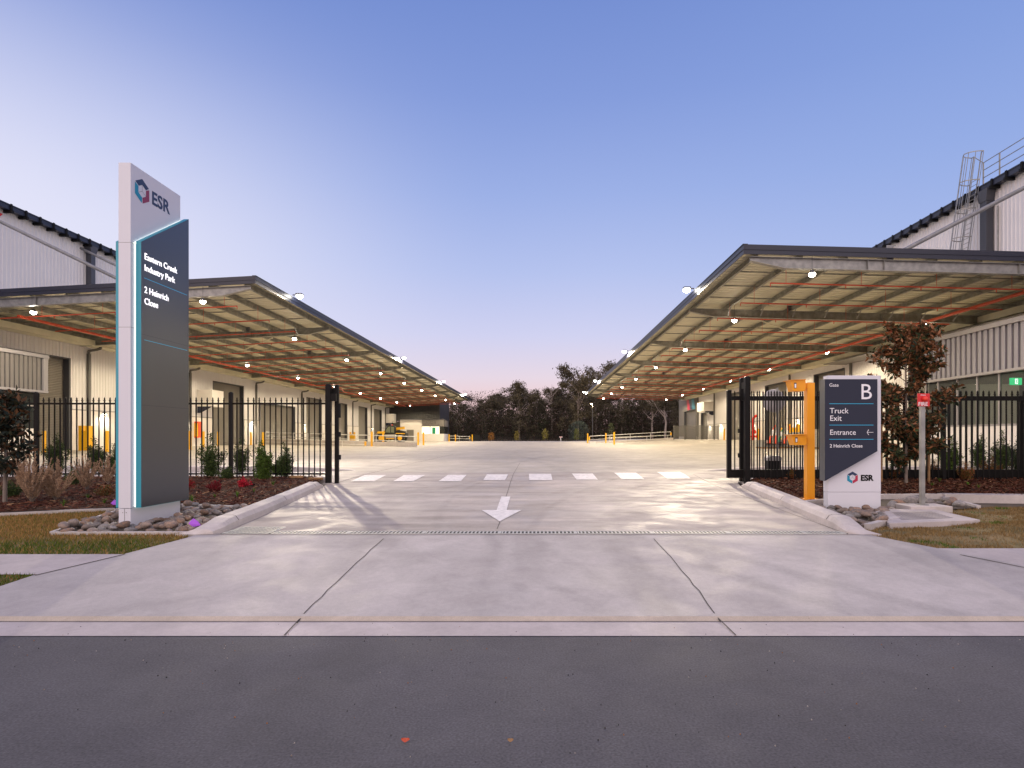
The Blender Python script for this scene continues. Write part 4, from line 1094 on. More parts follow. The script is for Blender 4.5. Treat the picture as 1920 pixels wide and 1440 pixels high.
# ---- intercom post with two heads
ip = thing('intercom_post', 'orange steel intercom post with two hooded heads, left of the gate sign', 'intercom')
yp = 10.85; xa, xb = X_(1513.5, yp), X_(1528, yp)
MB().box(xa, xb, yp, yp+.14, .36, Z_(717.5, yp)).build('post', 'orange', ip, bevel=.004)
MB().box(xa-.08, xb+.08, yp-.06, yp+.2, .335, .36).build('base_plate', 'orange', ip)
for pya, pyb, x0p, x1p in ((713.5, 734, 1477.5, 1505.5), (815, 834.5, 1479.5, 1508)):
    x0, x1, z1, z0 = X_(x0p, yp), X_(x1p, yp), Z_(pya, yp), Z_(pyb, yp); sl = .055
    hd = MB().prism([(x0+sl, z0), (x1, z0), (x1, z1), (x0, z1)], 'y', yp-.10, yp+.12).build('intercom_head', 'orange', ip, fix=True)
    MB().prism([(x0-.03, z1-.012), (x1, z1+.001), (x1, z1+.013), (x0-.03, z1)], 'y', yp-.13, yp+.15).build('hood', 'orange', hd, fix=True)
    MB().box(x0+.07, x0+.11, yp-.106, yp-.1005, z0+.05, z1-.05).build('screen', 'sign_dark', hd)
    MB().box(x0+.076, x0+.104, yp-.109, yp-.1065, z0+.06, z1-.07).build('keypad', 'text_white', hd)
    MB().box(x1, xa, yp+.02, yp+.12, (z0+z1)/2-.045, (z0+z1)/2+.045).build('arm', 'orange', ip)
# ---- fire alarm post
fp = thing('fire_alarm_post', 'galvanised post carrying a red fire alarm strobe plate, on a square concrete footing', 'alarm post')
yf = 9.8; xc = X_(1729, yf)
MB().box(xc-.33, xc+.36, yf-.22, yf+.22, gz(xc, yf)-.05, gz(xc, yf)+.105).build('footing', 'kerb_concrete', fp, bevel=.01)
MB().box(xc-.032, xc+.032, yf-.032, yf+.032, gz(xc, yf)+.105, Z_(757, yf)).build('post', 'galv', fp, bevel=.003)
mb = MB().box(xc-.07, xc+.07, yf-.07, yf+.07, gz(xc, yf)+.105, gz(xc, yf)+.117).build('base_plate', 'galv', fp)
pl = MB().box(X_(1717.3, yf), X_(1740, yf), yf-.045, yf-.033, Z_(762, yf), Z_(738, yf)).build('sign_plate', 'red', fp)
bm = bmesh.new(); bmesh.ops.create_uvsphere(bm, u_segments=24, v_segments=12, radius=.045)
me = bpy.data.meshes.new('strobe'); bm.to_mesh(me); bm.free(); me.materials.append(MATS['fire_red']); me.polygons.foreach_set('use_smooth', [True]*len(me.polygons))
o = bpy.data.objects.new('strobe', me); COL.objects.link(o); o.parent = pl; o.location = (xc+.008, yf-.06, Z_(748.5, yf)); o.scale = (1, .9, 1)
text_obj('lettering', 'FIRE', .088, 'text_white', pl, frame((X_(1718.2, yf), yf-.047, Z_(761, yf)), (1,0,0), (0,0,1)), offset=.001, extrude=.001)
text_obj('lettering', 'Ampac', .032, 'text_white', pl, frame((X_(1722.5, yf), yf-.047, Z_(742, yf)), (1,0,0), (0,0,1)), offset=.0, extrude=.001)
# ---- perforated concrete pad
pd = MB(); P5 = [G(1640,966), G(1660,960.5), G(1750,960.5), G(1838,983), G(1668,990)]
zt = gz(5.6, 9)+.06; pd.prism([(x, y) for x, y in P5], 'z', zt-.12, zt); o = pd.build('drain_pit_cover', 'path_concrete', fix=True, bevel=.008)
tag(o, 'flat concrete pit cover with small slots, set in lawn before the fire alarm post', 'pit cover')
mb = MB(); C = [G(1672,967), G(1745,966), G(1790,980), G(1690,984)]
for i in range(14):
    for j in range(7):
        u, v = (i+.5)/14, (j+.5)/7
        a = [C[0][k]*(1-u)+C[1][k]*u for k in (0,1)]; b = [C[3][k]*(1-u)+C[2][k]*u for k in (0,1)]
        x = a[0]*(1-v)+b[0]*v; y = a[1]*(1-v)+b[1]*v; mb.quad((x-.028,y-.018,zt+.002),(x+.028,y-.018,zt+.002),(x+.028,y+.018,zt+.002),(x-.028,y+.018,zt+.002))
mb.build('slots', 'joint', o)

# ================================================================== FENCES AND GATE
def spear(mb, x, y, z0, z1):
    mb.box(x-.0125, x+.0125, y-.0125, y+.0125, z0, z1-.10)
    mb.box(x-.021, x+.021, y-.021, y+.021, z1-.10, z1-.085)
    mb.tube((x,y,z1-.085), (x,y,z1-.05), .012, 6, .020, False); mb.tube((x,y,z1-.05), (x,y,z1), .020, 6, .002, False)
def panel_fence(parent, xa, xb, y, zb, zt_, rail_t, rail_b, pitch=.146):
    mb = MB(); n = max(1, int((xb-xa)/pitch)); off = ((xb-xa)-(n-1)*pitch)/2
    for i in range(n): spear(mb, xa+off+i*pitch, y, zb, zt_)
    mb.box(xa, xb, y-.0205, y-.0127, rail_t-.02, rail_t+.02).box(xa, xb, y+.0127, y+.0205, rail_t-.02, rail_t+.02).box(xa, xb, y-.0205, y+.0205, rail_t+.0201, rail_t+.024)
    mb.box(xa, xb, y-.0205, y-.0127, rail_b-.02, rail_b+.02).box(xa, xb, y+.0127, y+.0205, rail_b-.02, rail_b+.02)
    mb.build('picket_panel', 'black', parent)
def post(parent, x, y, z0, z1, w=.06, name='post'):
    mb = MB().box(x-w/2, x+w/2, y-w/2, y+w/2, z0, z1)
    mb.hexa([(x-w/2,y-w/2,z1),(x+w/2,y-w/2,z1),(x+w/2,y+w/2,z1),(x-w/2,y+w/2,z1),(x-w/4,y-w/4,z1+.03),(x+w/4,y-w/4,z1+.03),(x+w/4,y+w/4,z1+.03),(x-w/4,y+w/4,z1+.03)])
    return mb.build(name, 'black', parent)
fl_ = thing('fence', 'black spear-topped steel fence between the left garden bed and the yard', 'fence')
yF = 15.45; posts = [X_(433, yF)-2.56*i for i in range(8)]
for x in posts: post(fl_, x, yF, gz(x, yF), Z_(737, yF), .085)
ends = [X_(612, 15.0)-.02]+posts
for b, a in zip(ends, ends[1:]): panel_fence(fl_, a+.045, b-.045, yF, gz(a, yF)+.04, Z_(744.5, yF), Z_(757, yF), Z_(888.5, yF))
gp = thing('gate_post', 'thick black gate post pair with catch plates at the left side of the gateway', 'gate post')
yG = 14.75; x = X_(616, yG)
post(gp, x, yG, gz(x, yG), Z_(722.5, yG), .125); post(gp, x+.17, yG+.12, gz(x, yG), Z_(724, yG+.12), .09)
MB().box(x+.066, x+.12, yG+.05, yG+.12, Z_(739, yG), Z_(728, yG)).box(x+.05, x+.20, yG-.05, yG+.06, Z_(752,yG), Z_(738,yG)).build('bracket', 'black', gp)
MB().box(x+.215, x+.26, yG+.08, yG+.16, Z_(783, yG), Z_(757, yG)).build('catch', 'black_matte', gp)
for pa, pb in ((819, 810), (862, 853)):
    MB().box(x+.22, x+.275, yG+.05, yG+.12, Z_(pa, yG), Z_(pb, yG)).build('photo_eye', 'black_matte', gp)
MB().box(x-.12, x+.12, yG-.12, yG+.14, gz(x, yG)-.02, gz(x, yG)+.025).build('footing', 'kerb_concrete', gp)
MB().box(x-.38, x-.10, yG+.02, yG+.3, gz(x, yG)-.02, gz(x, yG)+.17).build('concrete_block', 'kerb_concrete', gp)
# right fixed fence
fr_ = thing('fence', 'black spear-topped steel fence behind the gate sign and the right garden bed', 'fence')
yR = 14.75; x0 = X_(1401, yR); x = x0+.09; k = 0
px_ = [x0+.05+2.44*i for i in range(1, 6)]
prev = x0+.08
for q in px_: post(fr_, q, yR, gz(q, yR), Z_(729, yR), .085); panel_fence(fr_, prev, q-.045, yR, gz(q, yR)+.03, Z_(732, yR), Z_(747.5, yR)-.03, Z_(888, yR)-.17); prev = q+.045
# guide posts
gg = thing('gate_post', 'tall pair of black guide posts joined at the top, right of the gateway', 'gate post')
post(gg, X_(1391, 15.3), 15.32, gz(5, 15.3), Z_(710.5, 15.3), .10); post(gg, X_(1400, yR)+.01, yR, gz(5, yR), Z_(708, yR), .13)
MB().box(X_(1391, 15.3)-.03, X_(1400, yR)+.05, yR+.066, 15.27, Z_(728, 15), Z_(716, 15)).build('roller_bracket', 'black', gg)
for pa, pb in ((812, 804), (858, 850)): MB().box(X_(1386, 15.3)-.05, X_(1386, 15.3)+.01, 15.2, 15.27, Z_(pa, 15.2), Z_(pb, 15.2)).build('photo_eye', 'black_matte', gg)
MB().box(X_(1391, 15.3)-.1, X_(1400, yR)+.14, yR-.12, 15.45, gz(5, yR)-.02, gz(5, yR)+.02).build('footing', 'kerb_concrete', gg)
# sliding gate leaf parked open
lf = thing('sliding_gate', 'black sliding gate leaf pushed open behind the right fence, with heavy bottom beam', 'gate')
yL = 15.04; xl = X_(1363, yL); xr = xl+10.4; zb, zt_ = Z_(893, yL), Z_(881, yL); 
MB().box(xl, xr, yL-.05, yL+.05, Z_(896, yL), Z_(880.5, yL)).build('bottom_beam', 'black', lf)
MB().box(xl+.11, xr, yL-.035, yL+.035, Z_(750.5, yL), Z_(743, yL)).build('top_rail', 'black', lf)
MB().box(xl, xl+.105, yL-.052, yL+.052, Z_(880.5, yL), Z_(731.5, yL)).build('end_post', 'black', lf, bevel=.006)
for i in (1, 2, 3, 4): MB().box(xl+i*2.5, xl+i*2.5+.06, yL-.03, yL+.03, Z_(880.5, yL), Z_(750.5, yL)).build('stile', 'black', lf)
mb = MB(); x = xl+.20
while x < xr-.1: spear(mb, x, yL, Z_(880.5, yL), Z_(732, yL)); x += .145
mb.build('picket_panel', 'black', lf)
MB().box(xl+.3, xr+.2, yL-.02, yL+.02, gz(5.5, yL), gz(5.5, yL)+.03).build('track', 'galv', lf)
mb = MB()
for x in (xl+.45, xl+3.6): mb.tube((x, yL-.03, Z_(896, yL)-.03), (x, yL+.03, Z_(896, yL)-.03), .06, 14)
mb.build('roller', 'black_matte', lf)
# gate motor
gm = thing('gate_motor', 'black gate motor box with a grey domed lid behind the sliding gate', 'gate motor', (X_(1449, 15.9), 15.9, gz(6.4, 15.9)))
MB().box(-.17, .17, -.15, .15, 0, .50).build('housing', 'black_matte', gm, bevel=.01)
MB().prism([(-.18,.50),(.18,.50),(.18,.58),(.13,.63),(-.13,.63),(-.18,.58)], 'y', -.16, .16).build('lid', 'cladding_grey', gm, fix=True)
# convex mirror seen from behind
cm = thing('traffic_mirror', 'round grey traffic mirror on a steel pole, seen from behind through the right gate', 'mirror')
ym = 17.6; xm = X_(1457.5, ym); zc = Z_(751, ym)
MB().tube((xm, ym, gz(xm, ym)), (xm, ym, Z_(727, ym)), .03, 12).build('pole', 'galv', cm)
mb = MB(); n = 32; rings = [(0,.10),(.12,.093),(.24,.07),(.34,.025),(.355,0)]
for r, d in rings:
    for i in range(n): a = 2*math.pi*i/n; mb.v.append((xm-.04+r*math.cos(a), ym+.06+.1-d, zc+r*math.sin(a)))
for j in range(len(rings)-1):
    for i in range(n): a = j*n+i; b = j*n+(i+1) % n; mb.f.append((a, b, b+n, a+n))
mb.build('mirror_back', 'cladding_grey', cm, smooth=True)
MB().box(xm-.1, xm+.1, ym+.03, ym+.07, zc-.03, zc+.03).build('clamp', 'galv', cm)

# ================================================================== YARD FURNITURE
def bollard(px, top, bot, where, h=1.2, r=.085, fl=True, X=None, D=None):
    if D is None: D = h*F/(bot-top)
    x = X_(px, D) if X is None else X; z = gz(x, D)
    t = thing('bollard', f'yellow steel bollard {where}', 'bollard', (x, D, z), 0, 'yellow bollards around the yard')
    mb = MB().tube((0,0,0), (0,0,h-.02), r, 16).tube((0,0,h-.02), (0,0,h), r, 16, r*.8); mb.build('post', 'yellow', t)
    if fl: MB().box(-.13, .13, -.13, .13, 0, .015).build('base_plate', 'yellow', t)
for a in ((83,804,845,'by the roller door beside the far left office pod'),(201,805,845,'just left of the totem sign, by the white warehouse base'),
          (356.5,802.6,838,'right against the right edge of the totem sign'),(381.5,808,838,'between the orange hose cabinet and the second roller door'),
          (409,809,836,'standing before the second roller door of the left warehouse'),(470.5,810,834,'between the second and third roller doors on the left'),
          (493,808,833,'at the near end of the left ramp railing'),(582,810,826,'behind the left ramp railing, seen just left of the gate post'),
          (697,810,838,'at the near corner of the left ramp, beside the yellow vehicle'),(718.6,812,838.5,'before the front wheel of the telehandler, on the driveway side'),
          (784,812,836,'at the end of the left ramp wall, left of a pair'),(794,812.5,836.5,'at the end of the left ramp wall, right of a pair'),
          (842,812,826.5,'by the small far railing, left of two'),(854,812.8,826.5,'by the small far railing, right of two'),
          (885.5,813.5,826.8,'furthest one on the left side, alone beside the dark fence'),(835.7,815.5,825,'small in the distance beside the lit office block'),
          (1102,812,830.5,'at the near end of the right ramp railing'),(1136,811,830,'between the two taller ones along the right ramp railing'),
          (1151.5,806,829.5,'tallest one along the right ramp railing')): bollard(*a)
for px, D, w in ((1358,61,'before the right warehouse wall, just left of the open gate leaf'),(1406,62,'left of the red hydrant pipes'),(1422,61,'right of the red hydrant pipes'),(1466,54,'before the roller door behind the paver pallets')):
    bollard(px, 0, 0, w, D=D)
def guard(px, D, w, h, label, m='yellow'):
    x = X_(px, D); z = gz(x, D); t = thing('pipe_guard', label, 'guard', (x, D, z), 0, 'yellow steel guards around the downpipes')
    MB().box(-w/2, -w/2+.16, -.1, .3, 0, h).box(w/2-.16, w/2, -.1, .3, 0, h*.99).box(-w/2+.16, w/2-.16, -.1, -.06, 0, h-.3).build('channel', m, t)
guard(158.5, 35.3, .6, 1.5, 'yellow steel guard around the downpipe left of the totem sign'); guard(660.5, 86, .75, 1.5, 'yellow steel guard around the downpipe right of the left gate post')
guard(1489, 52, .9, 1.5, 'yellow steel guard around the downpipe behind the lower intercom head')
cb = thing('hose_cabinet', 'orange hose cabinet on the white base wall just right of the totem sign', 'cabinet', (XL+.15, 48.9, gz(-28, 49)+.7))
MB().box(-.1, .25, -.02, .5, 0, 1.35).build('box', 'cone_orange', cb); MB().box(-.08, .2, -.06, -.021, .1, 1.2).build('door', 'yellow', cb)
# railings
def railing(name, a, b, za, zb, label, cat, group=None, mid=.5, dpost=2.4, r=.028, ends=False, base=None):
    t = thing(name, label, cat, (0,0,0), 0, group); L_ = math.dist(a, b); n = max(1, round(L_/dpost))
    P_ = lambda u, h: (a[0]+(b[0]-a[0])*u, a[1]+(b[1]-a[1])*u, za+(zb-za)*u+h)
    MB().tube(P_(0,0), P_(1,0), r*1.25, 8).build('top_rail', 'galv_rail', t)
    MB().tube(P_(0,-mid), P_(1,-mid), r, 8).build('mid_rail', 'galv_rail', t)
    for i in range(n+1):
        p = P_(i/n, 0); zb_ = gz(p[0], p[1]) if base is None else base(i/n); MB().tube((p[0],p[1],zb_), p, r, 8).build('post', 'galv_rail', t)
    if ends:
        for u in (0, 1): p = P_(u, -mid*.5); MB().box(p[0]-.06, p[0]+.06, p[1]-.1, p[1]+.1, p[2]-.22, p[2]+.12).build('end_cap', 'yellow', t)
    return t
mat('galv_rail', (.62, .61, .59), .4, metal=.3)
rw = MB(); A_, B_ = (-27.0, 58.0), (-9.4, 45.2); n = 20; zt0, zt1 = 1.32, 1.10
for i in range(n):
    u, v = i/n, (i+1)/n
    def q(w_, dy): x = A_[0]+(B_[0]-A_[0])*w_; y = A_[1]+(B_[1]-A_[1])*w_; return (x, y+dy, 0), zt0+(zt1-zt0)*w_
    (a, z1), (b, z2) = q(u, 0), q(v, 0)
    rw.hexa([(a[0],a[1],.5),(b[0],b[1],.5),(b[0],b[1]+.3,.5),(a[0],a[1]+.3,.5),(a[0],a[1],z1),(b[0],b[1],z2),(b[0],b[1]+.3,z2),(a[0],a[1]+.3,z1)])
tag(rw.build('ramp_wall', 'kerb_concrete', fix=True), 'low concrete ramp wall across the left side of the yard', 'low wall')
railing('ramp_railing', (A_[0],A_[1]+.15), (B_[0],B_[1]+.15), 2.0, 1.55, 'long galvanised railing on top of the left ramp wall', 'railing', mid=.38, base=lambda u: zt0+(zt1-zt0)*u)
railing('ramp_railing', (-25.5, 54.5), (-13.6, 46.2), 1.36, 1.20, 'low galvanised railing with yellow end caps in front of the left ramp wall', 'railing', mid=.28, ends=True, dpost=3)
railing('ramp_railing', (6.3, 72), (16.3, 72), 1.63, 2.19, 'galvanised railing of the right ramp, ending at the slatted fence', 'railing', mid=.42, ends=True)
railing('ramp_railing', (8.0, 70), (15.5, 70.2), 1.45, 1.75, 'shorter front railing of the right ramp between yellow bollards', 'railing', mid=.42)
railing('ramp_railing', (-15.2, 100), (-11.4, 98), 1.75, 1.62, 'small far railing right of the lit office block', 'railing', mid=.4, ends=True)
mb = MB()
for i in range(10):
    xa, xb = 7+i*.94, 7+(i+1)*.94; za, zb_ = .86+i*.06, .86+(i+1)*.06
    mb.hexa([(xa,71.2,.5),(xb,71.2,.5),(xb,71.8,.5),(xa,71.8,.5),(xa,71.2,za),(xb,71.2,zb_),(xb,71.8,zb_),(xa,71.8,za)])
tag(mb.build('ramp_wall', 'kerb_concrete', fix=True), 'low rising concrete ramp wall under the right railing', 'low wall')
# slatted enclosure
sf = thing('slat_fence', 'grey horizontal slat enclosure at the far end of the right warehouse', 'fence')
for i in range(5): x = 16.9+i*1.38; MB().box(x-.05, x+.05, 73, 73.1, gz(x, 73), 3.0).build('post', 'pipe_grey', sf)
for i in range(4):
    x = 16.95+i*1.38; mb = MB(); z = 1.3
    while z < 2.95: mb.box(x+.002, x+1.278, 73.02, 73.06, z, z+.085); z += .13
    mb.build('slat_panel', 'pipe_grey', sf)
# hydrant set
hy = thing('fire_hydrant_pipes', 'tall red fire booster pipes with valves against the right warehouse wall', 'hydrant')
hx, hyy = X_(1412.5, 62.5), 62.5; hz = gz(hx, hyy)
MB().path([(hx,hyy,hz),(hx,hyy,hz+2.25),(hx+.12,hyy,hz+2.5),(hx+.35,hyy,hz+2.62),(hx+.75,hyy,hz+2.62)], .13, 12).build('riser', 'fire_red', hy)
MB().tube((hx,hyy-.25,hz+.9),(hx,hyy-.29,hz+.9), .22, 16).tube((hx+.35,hyy-.25,hz+.4),(hx+.35,hyy-.29,hz+.4), .2, 16).build('valve_wheel', 'fire_red', hy)
MB().path([(hx-.3,hyy-.1,hz+.4),(hx+.7,hyy-.1,hz+.4),(hx+.7,hyy-.1,hz)], .10, 10).tube((hx,hyy,hz+.45),(hx,hyy,hz+.52), .2, 14).tube((hx,hyy,hz+1.3),(hx,hyy,hz+1.37), .2, 14).build('manifold', 'fire_red', hy)
MB().box(hx+.55, hx+.75, hyy-.2, hyy-.1, hz+.2, hz+1.6).build('cabinet', 'yellow', hy)
# pallets of pavers
def pallet(px, D, w, d, h, label, rows=4):
    x = X_(px, D); z = gz(x, D); t = thing('paver_pallet', label, 'pallet', (x, D, z), 0, 'pallets of pavers behind the right gate')
    mb = MB()
    for a in (0, d/2-.05, d-.1): mb.box(0, w, a, a+.1, 0, .08)
    for i in range(6): b = w/6*i; mb.box(b+.01, b+w/6-.03, 0, d, .081, .10)
    mb.build('pallet', 'timber', t)
    rnd = random.Random(px); mb = MB(); rr = .11; n = round(w/.2)
    for r in range(int(h/rr)):
        for i in range(n):
            j = rnd.uniform(-.015, .015); mb.box(w/n*i+.006, w/n*(i+1)-.006, .02+j, d-.02+j, .102+r*rr, .102+(r+1)*rr-.008)
    mb.build('pavers', 'paver', t); return x, D, z
pa = pallet(1429, 36, .95, 1.1, .5, 'low pallet of grey pavers, leftmost behind the gate motor'); pb_ = pallet(1461, 36.1, .95, 1.1, .5, 'low pallet of grey pavers under the leaning traffic posts')
pallet(1496, 37, 1.0, 1.1, .9, 'pallet of pavers stacked to waist height behind the intercom post'); pallet(1533, 35, 1.1, 1.1, 1.1, 'taller pallet of pavers hidden partly by the gate sign'); pallet(1478, 40, 1.3, 1.2, .8, 'pallet of pavers in the second row behind the low ones')
def cone(ax, az, bx, bz, D, m, label, stripe=True):
    a = Vector((ax, D, az)); b = Vector((bx, D+.1, bz)); t = thing('traffic_post', label, 'traffic post', (0,0,0), 0, 'striped traffic posts leaning on the paver pallets')
    P_ = lambda u: a+(b-a)*u
    MB().tube(P_(0), P_(.42), .085, 12, .075).build('shaft', m, t); MB().tube(P_(.74), P_(1), .055, 12, .045).build('tip', m, t)
    MB().tube(P_(.42), P_(.74), .074, 12, .056).build('sleeve', 'white_plain', t)
    MB().box(a.x-.16, a.x+.16, D-.1, D+.22, a.z-.05, a.z+.0).build('foot', 'black_matte', t)
D = 35.8
cone(X_(1441.5,D), Z_(831.5,D), X_(1454.5,D), Z_(797,D), D, 'cone_orange', 'orange and white traffic post leaning right, the leftmost on the pavers')
cone(X_(1454,D), Z_(832,D), X_(1458,D), Z_(795,D), D-.1, 'cone_orange', 'orange and white traffic post standing upright behind the mirror pole')
cone(X_(1462,D), Z_(829,D), X_(1472,D), Z_(803,D), D+.2, 'cone_green', 'green and white traffic post leaning right beside the mirror pole')
cone(X_(1470.5,D), Z_(832,D), X_(1482,D), Z_(799,D), D, 'cone_orange', 'orange and white traffic post leaning right, nearest the intercom heads')

# telehandler
th = thing('telehandler', 'yellow and black telehandler parked behind the left ramp railing', 'vehicle', (X_(704.5, 86), 86, gz(-22, 86)))
s_ = 4.6/4.6
def wheel(x, y, r=.62):
    w = MB().tube((x,y,r),(x,y+.42,r), r, 28).build('tyre', 'tyre', th)
    MB().tube((x,y-.012,r),(x,y+.0,r), r*.52, 20).tube((x,y-.05,r),(x,y-.0121,r), r*.22, 14).build('rim', 'yellow', w)
for x in (.75, 3.55):
    wheel(x, -.1); wheel(x, 1.75)
MB().prism([(.2,.75),(1.3,.55),(2.9,.55),(4.3,.75),(4.35,1.35),(3.2,1.45),(1.2,1.3),(.25,1.25)], 'y', .35, 1.7).build('chassis', 'tyre', th, fix=True)
MB().prism([(1.45,.5),(2.75,.5),(2.95,1.2),(1.35,1.15)], 'y', .0, .34).build('side_tank', 'cladding_grey', th, fix=True)
MB().box(1.5, 2.7, -.06, -.001, .48, .60).build('step', 'yellow', th)
cab = MB().prism([(1.25,1.3),(2.75,1.3),(2.75,2.3),(2.55,2.45),(1.75,2.4),(1.35,1.9)], 'y', .1, 1.0).build('cab', 'tyre', th, fix=True)
MB().prism([(1.4,1.45),(2.1,1.4),(2.1,2.28),(1.8,2.28),(1.5,1.85)], 'y', .085, .099).build('window', 'glassy_green', cab, fix=True) if 'glassy_green' in MATS else None
mat('glassy_green', (.20, .22, .15), .15)
MB().prism([(1.42,1.45),(2.1,1.4),(2.1,2.28),(1.8,2.28),(1.5,1.85)], 'y', .085, .099).build('window', 'glassy_green', cab, fix=True)
MB().prism([(2.22,1.45),(2.66,1.4),(2.66,2.25),(2.22,2.3)], 'y', .085, .099).build('window', 'glassy_green', cab, fix=True)
MB().tube((2.3,.5,2.45),(2.3,.5,2.62), .07, 10).build('beacon', 'cone_orange', cab)
MB().prism([(2.7,1.35),(4.25,1.35),(4.2,1.62),(3.3,1.75),(2.8,1.6)], 'y', .2, 1.2).build('engine_cover', 'tyre', th, fix=True)
MB().bar((3.9,1.45,2.15),(1.2,1.45,1.75), .3, .36).bar((1.2,1.45,1.75),(-.1,1.45,.9), .24, .28).build('boom', 'yellow', th)
MB().prism([(-.35,.1),(.1,.1),(.1,1.0),(-.2,1.0)], 'y', .3, 2.0).build('carriage', 'tyre', th, fix=True)
MB().prism([(.1,1.25),(1.35,1.35),(1.3,1.6),(.3,1.6)], 'y', -.05, .3).build('mudguard', 'yellow', th, fix=True)
MB().prism([(2.9,1.25),(4.25,1.2),(4.1,1.34),(3.0,1.36)], 'y', -.05, .3).build('mudguard', 'yellow', th, fix=True)
# low marker at the far edge
mk = thing('marker_sign', 'small white and red T-shaped marker at the far edge of the yard', 'marker', (X_(1051.5, 110), 110, gz(4, 110)))
MB().box(-.05, .05, -.03, .03, 0, .7).build('post', 'white_plain', mk); MB().box(-.3, .3, -.031, .0, .70, .85).build('board', 'white_plain', mk); MB().box(-.2, .2, -.036, -.032, .74, .81).build('stripe', 'fire_red', mk)
# far dark fence
ff = thing('fence', 'dark wire fence along the far edge of the yard in front of the trees', 'fence')
for i in range(18): x = -14+i*2.9; MB().box(x-.03, x+.03, 115.97, 116.03, 0, 2.3).build('post', 'black_matte', ff)
mb = MB(); x = -14
while x < 35: mb.box(x-.008, x+.008, 115.99, 116.01, .1, 2.2); x += .13
for z in (.3, 1.2, 2.2): mb.box(-14, 35.3, 115.985, 116.015, z, z+.03)
mb.build('mesh_panel', 'black_matte', ff)
bn = thing('storage_bin', 'dark steel cage bin by the furthest left bollard', 'bin', (X_(889, 108), 108, gz(-11, 108)))
mb = MB().box(0,.05,0,.05,0,1.2).box(1,1.05,0,.05,0,1.2).box(0,.05,1,1.05,0,1.2).box(1,1.05,1,1.05,0,1.2).build('frame', 'black_matte', bn)
MB().box(.051,.999,.01,.03,.05,1.15).box(.051,.999,1.01,1.03,.05,1.15).box(.01,.03,.051,.999,.05,1.15).build('panel', 'black_matte', bn)
# street lamp
sl = thing('street_lamp', 'lit street lamp on a thin pole among the far gum trees', 'street lamp', (X_(1111, 122), 122, .2))
MB().tube((0,0,0),(0,0,Z_(757,122)-.2), .09, 10, .06).build('pole', 'pipe_grey', sl)
MB().box(-.5, .1, -.12, .12, Z_(757,122)-.2, Z_(757,122)-.05).build('head', 'pipe_grey', sl)
MB().tube((-.25,0,Z_(757,122)-.25),(-.25,0,Z_(757,122)-.201), .24, 14).build('lens', 'street_face', sl)
lamp('street_lamp_light', 'POINT', (-.25,0,Z_(757,122)-.6), 500, (1, .75, .4), sl, size=.15)
# marker flags
def flag(px, py, h, label):
    x, y = G(px, py); t = thing('marker_flag', label, 'flag', (x, y, gz(x, y)))
    MB().tube((0,0,0),(0,0,h), .003, 6).build('wire', 'galv', t)
    mb = MB(); 
    p = [(0,0,h*.35),(.09,.02,h*.45),(.06,.01,h*.75),(.0,0,h),(-.05,-.02,h*.62)]
    mb.v = p+[(a, b+.003, c) for a, b, c in p]; mb.f = [(0,1,2,3,4),(9,8,7,6,5)]+[(i,(i+1)%5,5+(i+1)%5,5+i) for i in range(5)]
    mb.build('pennant', 'flag', t, fix=True)
flag(362, 997, .18, 'small purple marker flag at the nose of the left driveway kerb'); flag(214.5, 955, .17, 'small purple marker flag behind the left side of the totem sign')

# ================================================================== PLANTS
def leaf(mb, p, s, rnd, col, flat=.0, ratio=.45, droop=0):
    d = Vector((rnd.gauss(0,1), rnd.gauss(0,1), rnd.gauss(0,1)*(1-flat)-droop)).normalized()
    u = d.orthogonal().normalized(); u = (Matrix.Rotation(rnd.uniform(0, 6.28), 3, d) @ u)
    p = Vector(p); w = u*(s*ratio*.5); n = d.cross(u)*s*.08
    mb.quad(p, p+d*s*.5+w+n, p+d*s, p+d*s*.5-w+n); mb.c.append(col)
def shrub(px, pyb, pyt, wpx, label, cols, leaf_s=.045, n=1600, group=None, name='shrub', seed=0, stems=13, zf=bedz, cat='shrub', gauss=.05):
    x, y = G(px, pyb); x, y = x, y; z = zf(x, y); s = F/y; H = (pyb-pyt)/s; Wd = wpx/s/2
    rnd = random.Random(seed or int(px*7+pyb)); t = thing(name, label, cat, (x, y, z), 0, group)
    st = MB(); fo = MB(); fo.c = []
    tips = []
    for i in range(stems):
        a = rnd.uniform(0, 6.28); r = Wd*rnd.uniform(.15, 1)**.8; h = H*rnd.uniform(.55, 1.0)*(1-.35*r/max(Wd,.01))
        if i == 0: r, h = .02, H
        pts = [Vector((0,0,0))]
        for k in range(1, 6): u = k/5; pts.append(Vector((math.cos(a)*r*u**1.2+rnd.gauss(0,.012), math.sin(a)*r*u**1.2+rnd.gauss(0,.012), h*u)))
        st.path([tuple(p) for p in pts], .006, 5)
        tips.append(pts)
    leaf_s *= 1.15; gauss *= 1.5
    for i in range(int(n*2.8)):
        pts = rnd.choice(tips); u = rnd.uniform(.6, 5)**1.0; k = min(4, int(u)); p = pts[k].lerp(pts[k+1], u-k) if k < 5 else pts[5]
        g_ = gauss*(1.25-u/6)
        p = p+Vector((rnd.gauss(0, g_), rnd.gauss(0, g_), rnd.gauss(0, g_)))
        b = rnd.uniform(.55, 1.35); c = rnd.choice(cols); leaf(fo, p, leaf_s*rnd.uniform(.6, 1.2), rnd, tuple(v*b for v in c))
    st.build('stem', 'twig', t); fo.build('foliage', 'leaf', t); return t
GR = [(.055,.085,.028),(.04,.065,.025),(.085,.12,.03)]
GR2 = [(.07,.12,.02),(.10,.16,.025),(.05,.08,.02)]
